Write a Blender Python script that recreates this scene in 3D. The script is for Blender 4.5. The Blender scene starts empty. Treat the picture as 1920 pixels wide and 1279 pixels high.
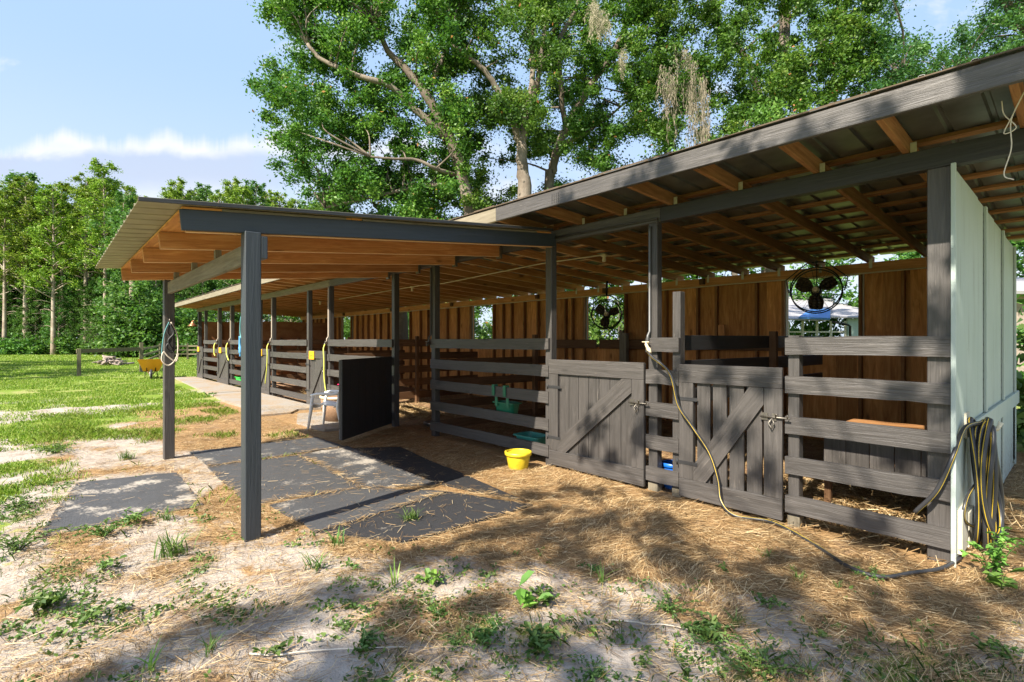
import bpy, bmesh, math, random
import numpy as np
from mathutils import Vector, Matrix
random.seed(7); rng = np.random.default_rng(11)
R = math.radians
S = bpy.context.scene
COL = S.collection
# ------------------------------------------------------------------ camera, sky, sun, exposure
FPX, VPX = 969.0, 868.0
YAW = math.pi/2 - math.atan(FPX/VPX) + 0.0
YAW = math.atan2(VPX, FPX)                       # angle between view axis and the barn front
FW = Vector((-math.cos(YAW), math.sin(YAW), 0)); RT = Vector((math.sin(YAW), math.cos(YAW), 0))
EYE = Vector((0, 0, 1.5))
cd = bpy.data.cameras.new('camera'); cam = bpy.data.objects.new('camera', cd); COL.objects.link(cam)
cd.sensor_width = 36; cd.lens = FPX/1920*36; cd.clip_end = 3000; cd.clip_start = 0.05
cam.location = EYE; cam.rotation_euler = (R(90), 0, math.pi/2 - YAW)
S.camera = cam
SUN_EL, SUN_AZ = R(42.5), R(10.3)                # the sun stands behind the camera, a little to the right
SDIR = Vector((math.sin(SUN_AZ)*math.cos(SUN_EL), -math.cos(SUN_AZ)*math.cos(SUN_EL), math.sin(SUN_EL)))
S.view_settings.view_transform = 'Standard'; S.view_settings.look = 'None'
S.view_settings.exposure = 1.68; S.view_settings.gamma = 1.0

class NT:
    def __init__(s, tree): s.t = tree; tree.nodes.clear()
    def n(s, typ, **kw):
        nd = s.t.nodes.new(typ)
        for k, v in kw.items():
            if k.startswith('i_'):
                nd.inputs[k[2:].replace('_', ' ')].default_value = v
            else: setattr(nd, k, v)
        return nd
    def l(s, a, b): s.t.links.new(a, b)
    def put(s, sock, v):
        if hasattr(v, 'is_output'): s.l(v, sock)
        else: sock.default_value = v
    def m(s, op, a, b=None, c=None):
        nd = s.n('ShaderNodeMath', operation=op)
        for i, v in enumerate((a, b, c)):
            if v is not None: s.put(nd.inputs[i], v)
        return nd.outputs[0]
    def vm(s, op, a, b=None):
        nd = s.n('ShaderNodeVectorMath', operation=op)
        s.put(nd.inputs[0], a)
        if b is not None: s.put(nd.inputs[1], b)
        return nd.outputs[0]
    def mix(s, f, a, b, mode='MIX'):
        nd = s.n('ShaderNodeMix', data_type='RGBA', blend_type=mode)
        s.put(nd.inputs[0], f)
        for i, v in ((6, a), (7, b)):
            if not hasattr(v, 'is_output') and len(v) == 3: v = (*v, 1)
            s.put(nd.inputs[i], v)
        return nd.outputs[2]
    def noise(s, vec, scale, detail=3, rough=.55, dist=0):
        nd = s.n('ShaderNodeTexNoise'); s.put(nd.inputs['Scale'], scale); nd.inputs['Detail'].default_value = detail
        nd.inputs['Roughness'].default_value = rough; nd.inputs['Distortion'].default_value = dist
        if vec is not None: s.l(vec, nd.inputs['Vector'])
        return nd.outputs['Fac']
    def ss(s, x, a, b, lo=0., hi=1.):
        nd = s.n('ShaderNodeMapRange', interpolation_type='SMOOTHSTEP')
        s.put(nd.inputs['Value'], x); s.put(nd.inputs['From Min'], a); s.put(nd.inputs['From Max'], b)
        nd.inputs['To Min'].default_value = lo; nd.inputs['To Max'].default_value = hi
        return nd.outputs['Result']
    def ramp(s, fac, stops):
        nd = s.n('ShaderNodeValToRGB'); e = nd.color_ramp.elements
        while len(e) > 1: e.remove(e[-1])
        e[0].position = stops[0][0]; e[0].color = (*stops[0][1], 1)
        for p, c in stops[1:]:
            q = e.new(p); q.color = (*c, 1)
        s.l(fac, nd.inputs[0]); return nd.outputs[0]

BASEC, TOPC, VEILC = (1.38, 1.60, 2.05), (2.25, 2.27, 2.35), (1.05, 1.50, 2.20)
W = bpy.data.worlds.new('World'); S.world = W; W.use_nodes = True
w = NT(W.node_tree)
sky = w.n('ShaderNodeTexSky', sky_type='NISHITA', sun_disc=False)
sky.sun_elevation = SUN_EL; sky.sun_rotation = math.atan2(SDIR.x, SDIR.y)
sky.air_density = 1.0; sky.dust_density = 1.2; sky.ozone_density = 1.0; sky.altitude = 10
tc = w.n('ShaderNodeTexCoord'); dv = tc.outputs['Generated']
sx = w.n('ShaderNodeSeparateXYZ'); w.l(dv, sx.inputs[0])
hxy = w.m('SQRT', w.m('ADD', w.m('MULTIPLY', sx.outputs[0], sx.outputs[0]), w.m('MULTIPLY', sx.outputs[1], sx.outputs[1])))
el0 = w.m('DIVIDE', sx.outputs[2], w.m('MAXIMUM', hxy, .01))
fwd = w.m('MAXIMUM', w.m('ADD', w.m('MULTIPLY', sx.outputs[0], FW.x), w.m('MULTIPLY', sx.outputs[1], FW.y)), .05)
el = w.m('DIVIDE', sx.outputs[2], fwd)
sd_ = w.m('DIVIDE', w.m('ADD', w.m('MULTIPLY', sx.outputs[0], RT.x), w.m('MULTIPLY', sx.outputs[1], RT.y)), fwd)
cx = w.n('ShaderNodeCombineXYZ'); w.l(sd_, cx.inputs[0]); w.l(w.m('MULTIPLY', el, 1.6), cx.inputs[1])
azv = cx.outputs[0]
c1x = w.n('ShaderNodeCombineXYZ'); w.l(sd_, c1x.inputs[0])
n1 = w.noise(c1x.outputs[0], 5.5, 6, .62); n2 = w.noise(azv, 14, 5, .6); n3 = w.noise(azv, 4., 5, .62); n4 = w.noise(azv, 5, 5, .6, .6)
# long cumulus bank low over the wood: bright bumpy tops, blue grey flat base
top = w.m('ADD', .385, w.m('ADD', w.m('MULTIPLY', w.m('SUBTRACT', n1, .47), .21), w.m('MULTIPLY', w.m('SUBTRACT', n2, .5), .025)))
bank = w.m('MULTIPLY', w.ss(w.m('ADD', el, w.m('MULTIPLY', w.m('SUBTRACT', n4, .5), .06)), .270, .322), w.m('SUBTRACT', 1., w.ss(el, w.m('SUBTRACT', top, .022), w.m('ADD', top, .014))))
bank = w.m('MULTIPLY', bank, w.ss(sd_, .1, -.2))
lit = w.ss(w.m('ADD', el, w.m('MULTIPLY', w.m('SUBTRACT', n4, .5), .07)), .348, .375)
bankcol = w.mix(lit, BASEC, TOPC)
low = w.m('MULTIPLY', w.m('MULTIPLY', w.ss(n3, .44, .60), w.ss(el, .35, .30)), .6)
puffm = w.m('MULTIPLY', w.ss(n3, .57, .70), w.m('MULTIPLY', w.ss(el, .44, .48), .45))
veil = w.ss(el0, 1.5, .7, .1, .92)
veilc = w.mix(w.ss(el0, .5, .12), VEILC, (1.5, 1.78, 2.25))
skyc = w.mix(veil, sky.outputs[0], veilc)
skyc = w.mix(puffm, skyc, TOPC); skyc = w.mix(low, skyc, TOPC)
skyc = w.mix(w.m('MULTIPLY', bank, w.ss(n3, .25, .55, .45, .9)), skyc, bankcol)
bg = w.n('ShaderNodeBackground'); w.l(skyc, bg.inputs[0]); bg.inputs[1].default_value = .148
wo = w.n('ShaderNodeOutputWorld'); w.l(bg.outputs[0], wo.inputs[0])
sl = bpy.data.lights.new('sun', 'SUN'); sl.energy = 4.0; sl.angle = R(.55); sl.color = (1, .92, .79)
so = bpy.data.objects.new('sun', sl); COL.objects.link(so); so.location = SDIR*40
so.rotation_euler = SDIR.to_track_quat('Z', 'Y').to_euler()

# ------------------------------------------------------------------ helpers
def ray(px, py): return FW + RT*((px-960)/FPX) + Vector((0, 0, (640-py)/FPX))
def onZ(px, py, z=0.): d = ray(px, py); return EYE + d*((z-1.5)/d.z)
def onY(px, py, y): d = ray(px, py); return EYE + d*(y/d.y)
def onX(px, py, x): d = ray(px, py); return EYE + d*(x/d.x)
def atD(px, py, D): return EYE + ray(px, py)*D

_tab = rng.random((256, 256))
def vnoise(x, y, s=1.):
    x = np.asarray(x, float)*s+1000.3; y = np.asarray(y, float)*s+1000.7
    xi = np.floor(x).astype(int); yi = np.floor(y).astype(int); fx = x-xi; fy = y-yi
    fx = fx*fx*(3-2*fx); fy = fy*fy*(3-2*fy)
    g = lambda a, b: _tab[a & 255, b & 255]
    return (g(xi, yi)*(1-fx)+g(xi+1, yi)*fx)*(1-fy)+(g(xi, yi+1)*(1-fx)+g(xi+1, yi+1)*fx)*fy
def fbm(x, y, s=1., o=4):
    t = 0; a = .5; n = 0
    for i in range(o): t = t+a*vnoise(x+7.1*i, y-3.3*i, s*2**i); n += a; a *= .5
    return t/n
def sst(x, a, b): t = np.clip((x-a)/(b-a), 0, 1); return t*t*(3-2*t)
def gh(x, y):
    """ground height"""
    x = np.asarray(x, float); y = np.asarray(y, float)
    near = sst(-np.hypot(x+4, y-2), -16, -6)
    h = (fbm(x, y, .9, 3)-.5)*.05*near + (fbm(x, y, 5, 3)-.5)*.028*near*(1-.75*sst(y, .6, 2.4)*sst(x, -.0, -3))
    return h-.012
def G(x, y, dz=0.): return Vector((x, y, float(gh(x, y))+dz))

def tag(o, label=None, cat=None, group=None, kind=None):
    if label: o['label'] = label
    if cat: o['category'] = cat
    if group: o['group'] = group
    if kind: o['kind'] = kind
    return o
def empty(name, loc, label, cat, group=None, rz=0):
    o = bpy.data.objects.new(name, None); COL.objects.link(o); o.location = loc; o.rotation_euler.z = rz
    o.empty_display_size = .2
    return tag(o, label, cat, group)

class MB:
    def __init__(s): s.v = []; s.f = []; s.uv = []; s.r = []; s.sm = []; s.e = {}
    def quad(s, pts, uvs=None, r=None, smooth=False):
        i = len(s.v); s.v += [tuple(p) for p in pts]; s.f.append(tuple(range(i, i+len(pts))))
        s.uv.append(uvs or [(0, 0)]*len(pts)); s.r.append(random.random() if r is None else r); s.sm.append(smooth)
    def board(s, c, ax, ay, az, hx, hy, hz, taper=1.):
        """box about c with unit axes and half sizes; UV u runs along the longest side"""
        h = [hx, hy, hz]; A = [Vector(ax), Vector(ay), Vector(az)]; c = Vector(c)
        L = max(range(3), key=lambda i: h[i]); r = random.random(); ou, ov = random.random()*50, random.random()*50
        for k in range(3):
            i, j = [(1, 2), (2, 0), (0, 1)][k]
            for sg in (1, -1):
                pts, uvs = [], []
                for a, b in ((-1, -1), (1, -1), (1, 1), (-1, 1)):
                    q = [0, 0, 0]; q[k] = sg; q[i] = a*sg; q[j] = b
                    p = c+A[0]*q[0]*h[0]+A[1]*q[1]*h[1]+A[2]*q[2]*h[2]; pts.append(p)
                    o = [x for x in range(3) if x != L]
                    if k == L: uvs.append((ou+q[o[0]]*h[o[0]]*.2, ov+q[o[1]]*h[o[1]]))
                    else:
                        m2 = i if j == L else j
                        uvs.append((ou+q[L]*h[L], ov+q[m2]*h[m2]+(.37 if sg > 0 else 0)+k*.71))
                order = sorted(range(3), key=lambda q_: h[q_])
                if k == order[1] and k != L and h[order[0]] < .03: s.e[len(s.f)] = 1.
                s.quad(pts, uvs, r)
    def bx(s, x0, x1, y0, y1, z0, z1):
        s.board(((x0+x1)/2, (y0+y1)/2, (z0+z1)/2), (1, 0, 0), (0, 1, 0), (0, 0, 1), abs(x1-x0)/2, abs(y1-y0)/2, abs(z1-z0)/2); return s
    def beam(s, p, q, wv, wd, th):
        """plank from p to q; wd along wv, th across"""
        p, q = Vector(p), Vector(q); a = (q-p); L = a.length; a.normalize(); b = Vector(wv); b = (b-a*b.dot(a)).normalized(); c = a.cross(b)
        s.board((p+q)/2, a, b, c, L/2, wd/2, th/2); return s
    def rough(s, p, q, wv, wd, th, n=14, j=.0022):
        p, q = Vector(p), Vector(q); a = (q-p); L = a.length; a.normalize(); b = Vector(wv); b = (b-a*b.dot(a)).normalized(); c = a.cross(b)
        rr = random.random(); ou, ov = random.random()*50, random.random()*50; R_ = []
        bow = random.gauss(0, .003); wv1 = random.random()*9
        for i in range(n+1):
            t = i/n; m_ = p+a*L*t+b*(bow*math.sin(math.pi*t)+.0015*math.sin(wv1+7*t)); R_.append([])
            for sb, sc in ((-1, -1), (1, -1), (1, 1), (-1, 1)):
                nick = -.006*random.random() if random.random() < .10 else 0
                R_[-1].append(m_+b*(sb*(wd/2+nick)+random.gauss(0, j*.6))+c*(sc*th/2+random.gauss(0, j*.3)))
        vv = [0, wd, wd+th, 2*wd+th, 2*wd+2*th]
        for i in range(n):
            for k in range(4):
                k2 = (k+1) % 4; u0, u1 = ou+L*i/n, ou+L*(i+1)/n
                s.quad([R_[i][k], R_[i][k2], R_[i+1][k2], R_[i+1][k]], [(u0, ov+vv[k]), (u0, ov+vv[k+1]), (u1, ov+vv[k+1]), (u1, ov+vv[k])], rr)
        s.quad(list(reversed(R_[0])), [(ou, ov)]*4, rr); s.quad(R_[-1], [(ou, ov)]*4, rr)
        return s
    def tube(s, pts, rad, n=8, cap=True, jit=0.):
        pts = [Vector(p) for p in pts]; N = len(pts); rs = rad if hasattr(rad, '__len__') else [rad]*N
        up = Vector((0, 0, 1)); rings = []; u = 0; rr = random.random()
        t0 = (pts[1]-pts[0]).normalized(); nrm = t0.orthogonal().normalized()
        for i, p in enumerate(pts):
            t = (pts[min(i+1, N-1)]-pts[max(i-1, 0)])
            if t.length < 1e-9: t = t0
            t.normalize(); nrm = (nrm-t*nrm.dot(t))
            nrm = nrm.normalized() if nrm.length > 1e-6 else t.orthogonal().normalized()
            bn = t.cross(nrm); b0 = len(s.v)
            if i: u += (pts[i]-pts[i-1]).length
            for k in range(n):
                a = 2*math.pi*k/n; r2 = rs[i]*(1+(random.random()-.5)*jit)
                s.v.append(tuple(p+(nrm*math.cos(a)+bn*math.sin(a))*r2))
            rings.append((b0, u))
        for i in range(N-1):
            a, ua = rings[i]; b, ub = rings[i+1]
            for k in range(n):
                k2 = (k+1) % n
                s.f.append((a+k, a+k2, b+k2, b+k)); s.uv.append([(ua, k/n), (ua, (k+1)/n), (ub, (k+1)/n), (ub, k/n)]); s.r.append(rr); s.sm.append(True)
        if cap:
            s.f.append(tuple(rings[0][0]+k for k in reversed(range(n)))); s.uv.append([(0, 0)]*n); s.r.append(rr); s.sm.append(False)
            s.f.append(tuple(rings[-1][0]+k for k in range(n))); s.uv.append([(0, 0)]*n); s.r.append(rr); s.sm.append(False)
        return s
    def lathe(s, prof, c=(0, 0, 0), n=24, sx=1., sy=1.):
        c = Vector(c); b0 = len(s.v); rr = random.random()
        for r, z in prof:
            for k in range(n):
                a = 2*math.pi*k/n; s.v.append((c.x+r*sx*math.cos(a), c.y+r*sy*math.sin(a), c.z+z))
        for i in range(len(prof)-1):
            for k in range(n):
                k2 = (k+1) % n; a = b0+i*n; b = a+n
                s.f.append((a+k, a+k2, b+k2, b+k)); s.uv.append([(0, k/n), (0, (k+1)/n), (1, (k+1)/n), (1, k/n)]); s.r.append(rr); s.sm.append(True)
        return s
    def build(s, name, m, parent=None, bev=0., label=None):
        me = bpy.data.meshes.new(name); me.from_pydata(s.v, [], s.f)
        ul = me.uv_layers.new(name='UVMap')
        flat = [c for f in s.uv for p in f for c in p]; ul.data.foreach_set('uv', flat)
        at = me.attributes.new('rnd', 'FLOAT', 'FACE'); at.data.foreach_set('value', s.r)
        ea = me.attributes.new('edge', 'FLOAT', 'FACE'); ea.data.foreach_set('value', [s.e.get(q_, 0.) for q_ in range(len(s.f))])
        me.polygons.foreach_set('use_smooth', s.sm); me.update()
        o = link(name, me, m, parent)
        if bev:
            bm = bmesh.new(); bm.from_mesh(me); bmesh.ops.remove_doubles(bm, verts=bm.verts, dist=1e-5) if len(s.f) <= 6 else None; bm.to_mesh(me); bm.free()
            if len(s.f) <= 6:
                md = o.modifiers.new('bevel', 'BEVEL'); md.width = bev; md.segments = 1; md.limit_method = 'ANGLE'
        if label: o['label'] = label
        return o
def link(name, me, m, parent=None):
    o = bpy.data.objects.new(name, me); COL.objects.link(o)
    if m is not None and not me.materials: me.materials.append(m)
    if parent is not None:
        o.parent = parent; o.matrix_parent_inverse = parent.matrix_basis.inverted()
    return o
def copy_tree(o, parent=None):
    c = o.copy(); COL.objects.link(c)
    if parent is not None: c.parent = parent
    for ch in list(o.children): copy_tree(ch, c)
    return c
def np_mesh(name, verts, nper, mat, rnd=None, smooth=False, parent=None, extra=None):
    """verts (N*nper,3): N separate faces of nper corners"""
    nv = len(verts); nf = nv//nper
    me = bpy.data.meshes.new(name); me.vertices.add(nv); me.vertices.foreach_set('co', np.asarray(verts, np.float32).ravel())
    me.loops.add(nv); me.loops.foreach_set('vertex_index', np.arange(nv, dtype=np.int32))
    me.polygons.add(nf); me.polygons.foreach_set('loop_start', np.arange(0, nv, nper, dtype=np.int32))
    try: me.polygons.foreach_set('loop_total', np.full(nf, nper, np.int32))
    except Exception: pass
    at = me.attributes.new('rnd', 'FLOAT', 'FACE'); at.data.foreach_set('value', np.asarray(rng.random(nf) if rnd is None else rnd, np.float32))
    me.update(calc_edges=True); me.validate()
    return link(name, me, mat, parent)

# ------------------------------------------------------------------ materials
MATS = {}
def mat(name):
    m = bpy.data.materials.new(name); m.use_nodes = True; n = NT(m.node_tree); MATS[name] = m
    out = n.n('ShaderNodeOutputMaterial'); b = n.n('ShaderNodeBsdfPrincipled'); n.l(b.outputs[0], out.inputs[0])
    return m, n, b, out
def bump(n, b, h, dist, st=.6):
    bp = n.n('ShaderNodeBump'); bp.inputs['Distance'].default_value = dist; bp.inputs['Strength'].default_value = st
    n.l(h, bp.inputs['Height']); n.l(bp.outputs[0], b.inputs['Normal'])
def attr(n, name='rnd'):
    a = n.n('ShaderNodeAttribute'); a.attribute_name = name; return a.outputs['Fac']
def wood(name, dark, mid, light, rough=.75, grain=16, knots=.5, wear=None, spec=.3, vary=.35, bd=.004, edge=0):
    m, n, b, o = mat(name)
    uv = n.n('ShaderNodeUVMap').outputs[0]; r = attr(n)
    mp = n.n('ShaderNodeMapping'); n.l(uv, mp.inputs[0]); mp.inputs['Scale'].default_value = (1.1, grain, 1)
    cxy = n.n('ShaderNodeCombineXYZ'); oi = n.n('ShaderNodeObjectInfo'); n.l(n.m('MULTIPLY', oi.outputs['Random'], 37.), cxy.inputs[0]); n.l(n.m('MULTIPLY', r, 91.), cxy.inputs[1])
    v = n.vm('ADD', mp.outputs[0], cxy.outputs[0])
    g = n.noise(v, 1.6, 6, .62, 1.4)
    mp2 = n.n('ShaderNodeMapping'); n.l(uv, mp2.inputs[0]); mp2.inputs['Scale'].default_value = (2.0, 5, 1)
    v2 = n.vm('ADD', mp2.outputs[0], cxy.outputs[0])
    vo = n.n('ShaderNodeTexVoronoi'); n.l(v2, vo.inputs['Vector']); vo.inputs['Scale'].default_value = .9
    kn = n.m('MULTIPLY', n.ss(vo.outputs['Distance'], .17, .05), knots)
    c = n.ramp(g, [(.25, dark), (.5, mid), (.75, light)])
    c = n.mix(kn, c, tuple(x*.35 for x in dark))
    big = n.noise(v2, .8, 3, .5)
    val = n.m('ADD', 1-vary*.5, n.m('MULTIPLY', n.m('ADD', n.m('MULTIPLY', r, .5), n.m('MULTIPLY', big, .5)), vary))
    c = n.mix(1., c, n.vm('SCALE', (1, 1, 1)), 'MULTIPLY') if False else c
    hv = n.n('ShaderNodeHueSaturation'); n.l(c, hv.inputs['Color']); n.l(val, hv.inputs['Value']); c = hv.outputs[0]
    if wear:
        wn = n.noise(v, 5, 5, .7, .5); wp = n.noise(v2, 1.7, 3, .6)
        f = n.m('MULTIPLY', n.ss(wn, .58, .70), n.ss(wp, .42, .62))
        c = n.mix(n.m('MULTIPLY', f, wear[1]), c, wear[0])
    if edge:   # narrow board edges painted paler, standing in for light bounced off the ground
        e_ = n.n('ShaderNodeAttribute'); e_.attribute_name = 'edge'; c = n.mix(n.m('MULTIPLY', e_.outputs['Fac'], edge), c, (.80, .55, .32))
    n.l(c, b.inputs['Base Color']); b.inputs['Roughness'].default_value = rough; b.inputs['Specular IOR Level'].default_value = spec
    bump(n, b, g, bd, .8)
    return m
PAINT = wood('charcoal_paint', (.039, .035, .031), (.060, .054, .050), (.086, .078, .072), .48, 22, .45, ((.25, .22, .19), .6), .5, .65, .008)
PAINTD = wood('dark_paint', (.020, .020, .020), (.026, .026, .027), (.034, .034, .034), .5, 20, .2, ((.1, .09, .08), .35), .4, .3)
NAVY = wood('slate_paint', (.024, .029, .033), (.030, .036, .042), (.037, .044, .051), .5, 18, .1, None, .45, .2)
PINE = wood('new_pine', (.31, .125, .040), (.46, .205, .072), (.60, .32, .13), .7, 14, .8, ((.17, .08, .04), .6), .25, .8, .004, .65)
PINEB = wood('pine_boards', (.30, .118, .035), (.49, .215, .065), (.66, .35, .12), .75, 10, .7, ((.13, .05, .018), .6), .2, .95)
AGED_SHADED = wood('aged_shaded_pine', (.14, .06, .022), (.25, .12, .045), (.36, .19, .08), .8, 14, .7, ((.08, .045, .02), .5), .2, .6)  # aged wood; on the rear wall studs it stands for shade
OLD = wood('old_brown_wood', (.085, .045, .022), (.13, .07, .035), (.19, .105, .055), .85, 16, .5, None, .2, .6)
GREYW = wood('grey_wood', (.13, .11, .08), (.19, .165, .12), (.26, .23, .175), .85, 16, .5, None, .2, .4)
FENCEW = wood('fence_wood', (.10, .085, .05), (.15, .13, .08), (.2, .18, .12), .85, 16, .3, None, .2, .4)
OSB = wood('chipboard', (.20, .085, .035), (.29, .13, .055), (.38, .19, .085), .85, 2, .1, None, .2, .3)

def simple(name, col, rough=.5, metal=0., nz=.15, scale=8, spec=.5, bmp=0.):
    m, n, b, o = mat(name); tcn = n.n('ShaderNodeTexCoord')
    f = n.noise(tcn.outputs['Object'], scale, 4, .6)
    n.l(n.mix(f, tuple(c*(1-nz*1.4) for c in col), tuple(min(1, c*(1+nz)) for c in col)), b.inputs['Base Color'])
    b.inputs['Roughness'].default_value = rough; b.inputs['Metallic'].default_value = metal; b.inputs['Specular IOR Level'].default_value = spec
    if bmp: bump(n, b, f, bmp)
    return m
GALV = simple('galvanised_sheet', (.21, .22, .20), .38, .75, .6, 3)
TINTOP = simple('dirty_tin', (.16, .15, .13), .6, .5, .4, 4)
TINOLIVE = simple('tin_underside', (.31, .275, .17), .55, .3, .35, 5)
WHITEP = simple('white_plastic', (.78, .78, .76), .35, 0, .05)
CREAM = simple('cream_pipe', (.62, .50, .33), .45, 0, .1)
PIPEG = simple('grey_pipe', (.10, .10, .10), .4, .2, .15)
PIPEL = simple('pale_pipe', (.45, .38, .30), .45, 0, .15)
STEEL = simple('old_steel', (.20, .18, .15), .45, .8, .4, 30)
TIE = simple('zinc_tie', (.55, .52, .40), .5, .4, .25, 30)
BLACKM = simple('black_steel', (.012, .012, .012), .45, .4, .2)
BLADE = simple('fan_blade', (.075, .055, .035), .45, .4, .3)
YELLOW = simple('yellow_plastic', (.62, .47, .02), .45, 0, .45, 14)
ORANGE = simple('orange_tub', (.80, .34, .02), .4, 0, .12, 6)
TEAL = simple('teal_plastic', (.05, .28, .23), .4, 0, .2)
GREENP = simple('green_plastic', (.012, .16, .085), .35, 0, .15)
LIME = simple('bright_green_plastic', (.06, .55, .09), .4, 0, .1)
BLUE = simple('blue_plastic', (.01, .13, .55), .4, 0, .1)
PINK = simple('pink_plastic', (.75, .01, .13), .35, 0, .1)
LIMEHOSE = simple('yellow_green_hose', (.55, .58, .10), .45, 0, .1)
SIGN = simple('yellow_sign', (.85, .42, .01), .45, 0, .08)
SIGNTXT = simple('sign_print', (.40, .20, .01), .6, 0, .1)
COPPER = simple('copper_shade', (.48, .22, .12), .35, .7, .25)
ROPE = simple('pale_rope', (.62, .55, .45), .9, 0, .25, 60)
LEATHER = simple('black_webbing', (.02, .02, .022), .6, 0, .3)
TEALROPE = simple('teal_cord', (.10, .28, .30), .8, 0, .2)
BLUEROPE = simple('blue_halter', (.08, .30, .55), .7, 0, .2)
RUBBERT = simple('tyre', (.03, .03, .03), .8)
BOWL = simple('steel_bowl', (.32, .31, .29), .3, .9, .2)
BROWNC = simple('brown_leather', (.16, .045, .02), .4, 0, .3)
ROOFG = simple('grey_shingles', (.30, .29, .30), .9, 0, .2, 14)
ROOFB = simple('blue_sheet', (.05, .16, .42), .5, 0, .15)
HOUSEG = simple('pale_green_siding', (.34, .43, .38), .8, 0, .1)
DEBRIS = simple('leaf_litter', (.10, .07, .045), .9, 0, .5, 30)
STONE = simple('grey_branches', (.30, .24, .20), .9, 0, .4, 10)
CREAMW = simple('cream_board', (.60, .56, .44), .7, 0, .15)
DARKIN = simple('dark_screen', (.05, .055, .05), .7)

# mint wall: flaky pale paint
m, n, b, o = mat('mint_paint'); MINT = m; tcn = n.n('ShaderNodeTexCoord'); ob = tcn.outputs['Object']
f = n.noise(ob, 1.4, 4, .6); f2 = n.noise(ob, 22, 4, .7)
sp = n.n('ShaderNodeSeparateXYZ'); n.l(ob, sp.inputs[0])
c = n.mix(f, (.36, .43, .395), (.47, .535, .50))
mpw = n.n('ShaderNodeMapping'); n.l(ob, mpw.inputs[0]); mpw.inputs['Scale'].default_value = (9, 9, .7); fs = n.noise(mpw.outputs[0], 1.6, 5, .7)
c = n.mix(n.m('MULTIPLY', n.ss(fs, .52, .72), .55), c, (.26, .29, .25))
low = n.m('MULTIPLY', n.ss(n.m('ADD', sp.outputs[2], n.m('MULTIPLY', f, 1.2)), 1.3, .45), n.ss(f2, .42, .60))
c = n.mix(n.m('MULTIPLY', low, .85), c, (.22, .19, .15))
vn = n.n('ShaderNodeTexVoronoi'); n.l(ob, vn.inputs['Vector']); vn.inputs['Scale'].default_value = 7
c = n.mix(n.m('MULTIPLY', n.ss(vn.outputs['Distance'], .05, .02), .8), c, (.10, .09, .07))
n.l(c, b.inputs['Base Color']); b.inputs['Roughness'].default_value = .6; bump(n, b, f2, .003, .5)

# rubber mat
m, n, b, o = mat('rubber_mat'); MATM = m; tcn = n.n('ShaderNodeTexCoord'); ob = tcn.outputs['Object']
f = n.noise(ob, 2.2, 5, .65); f2 = n.noise(ob, 38, 4, .7); oi = n.n('ShaderNodeObjectInfo')
thr = n.m('SUBTRACT', .72, n.m('MULTIPLY', attr(n), .27))
rr_ = attr(n); c = n.mix(f2, (.030, .031, .034), (.085, .086, .089)); c = n.mix(n.ss(rr_, .35, .05), c, (.018, .018, .020))
dust = n.m('MULTIPLY', n.ss(n.m('ADD', f, n.m('MULTIPLY', n.m('SUBTRACT', f2, .5), .35)), thr, n.m('ADD', thr, .16)), .75)
c = n.mix(dust, c, (.48, .43, .36))
br = n.n('ShaderNodeTexBrick'); n.l(ob, br.inputs['Vector']); br.inputs['Scale'].default_value = 26; br.inputs['Mortar Size'].default_value = .03
n.l(c, b.inputs['Base Color']); b.inputs['Roughness'].default_value = .7
bump(n, b, n.m('ADD', n.m('MULTIPLY', br.outputs['Fac'], -.6), f2), .004, .6)

# concrete
m, n, b, o = mat('concrete'); CONC = m; tcn = n.n('ShaderNodeTexCoord'); ob = tcn.outputs['Object']
f = n.noise(ob, 1.5, 5, .65); f2 = n.noise(ob, 25, 4, .7)
c = n.mix(f, (.22, .195, .165), (.34, .31, .27)); c = n.mix(n.m('MULTIPLY', n.ss(n.m('ADD', n.m('MULTIPLY', f2, .4), n.m('MULTIPLY', f, .6)), .44, .58), .8), c, (.27, .185, .10))
n.l(c, b.inputs['Base Color']); b.inputs['Roughness'].default_value = .9; bump(n, b, f2, .006, .5)

# hose, black with two yellow stripes
m, n, b, o = mat('striped_hose'); HOSE = m; uv = n.n('ShaderNodeUVMap').outputs[0]
sp = n.n('ShaderNodeSeparateXYZ'); n.l(uv, sp.inputs[0])
fr = n.m('FRACT', n.m('ADD', n.m('MULTIPLY', sp.outputs[1], 2.), n.m('MULTIPLY', sp.outputs[0], .25)))
n.l(n.mix(n.m('LESS_THAN', fr, .085), (.030, .030, .032), (.62, .43, .03)), b.inputs['Base Color']); b.inputs['Roughness'].default_value = .38

# plaid / woven basket
m, n, b, o = mat('woven_basket'); WOVEN = m; uv = n.n('ShaderNodeUVMap').outputs[0]
mp = n.n('ShaderNodeMapping'); n.l(uv, mp.inputs[0]); mp.inputs['Scale'].default_value = (7, 26, 1)
ch = n.n('ShaderNodeTexBrick'); n.l(mp.outputs[0], ch.inputs[0]); ch.inputs['Scale'].default_value = 1.; ch.inputs['Mortar Size'].default_value = .08
ch.inputs['Color1'].default_value = (.62, .40, .22, 1); ch.inputs['Color2'].default_value = (.50, .30, .15, 1); ch.inputs['Mortar'].default_value = (.13, .07, .04, 1)
n.l(ch.outputs[0], b.inputs['Base Color']); b.inputs['Roughness'].default_value = .7; bump(n, b, ch.outputs['Fac'], -.006, .8)

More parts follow.
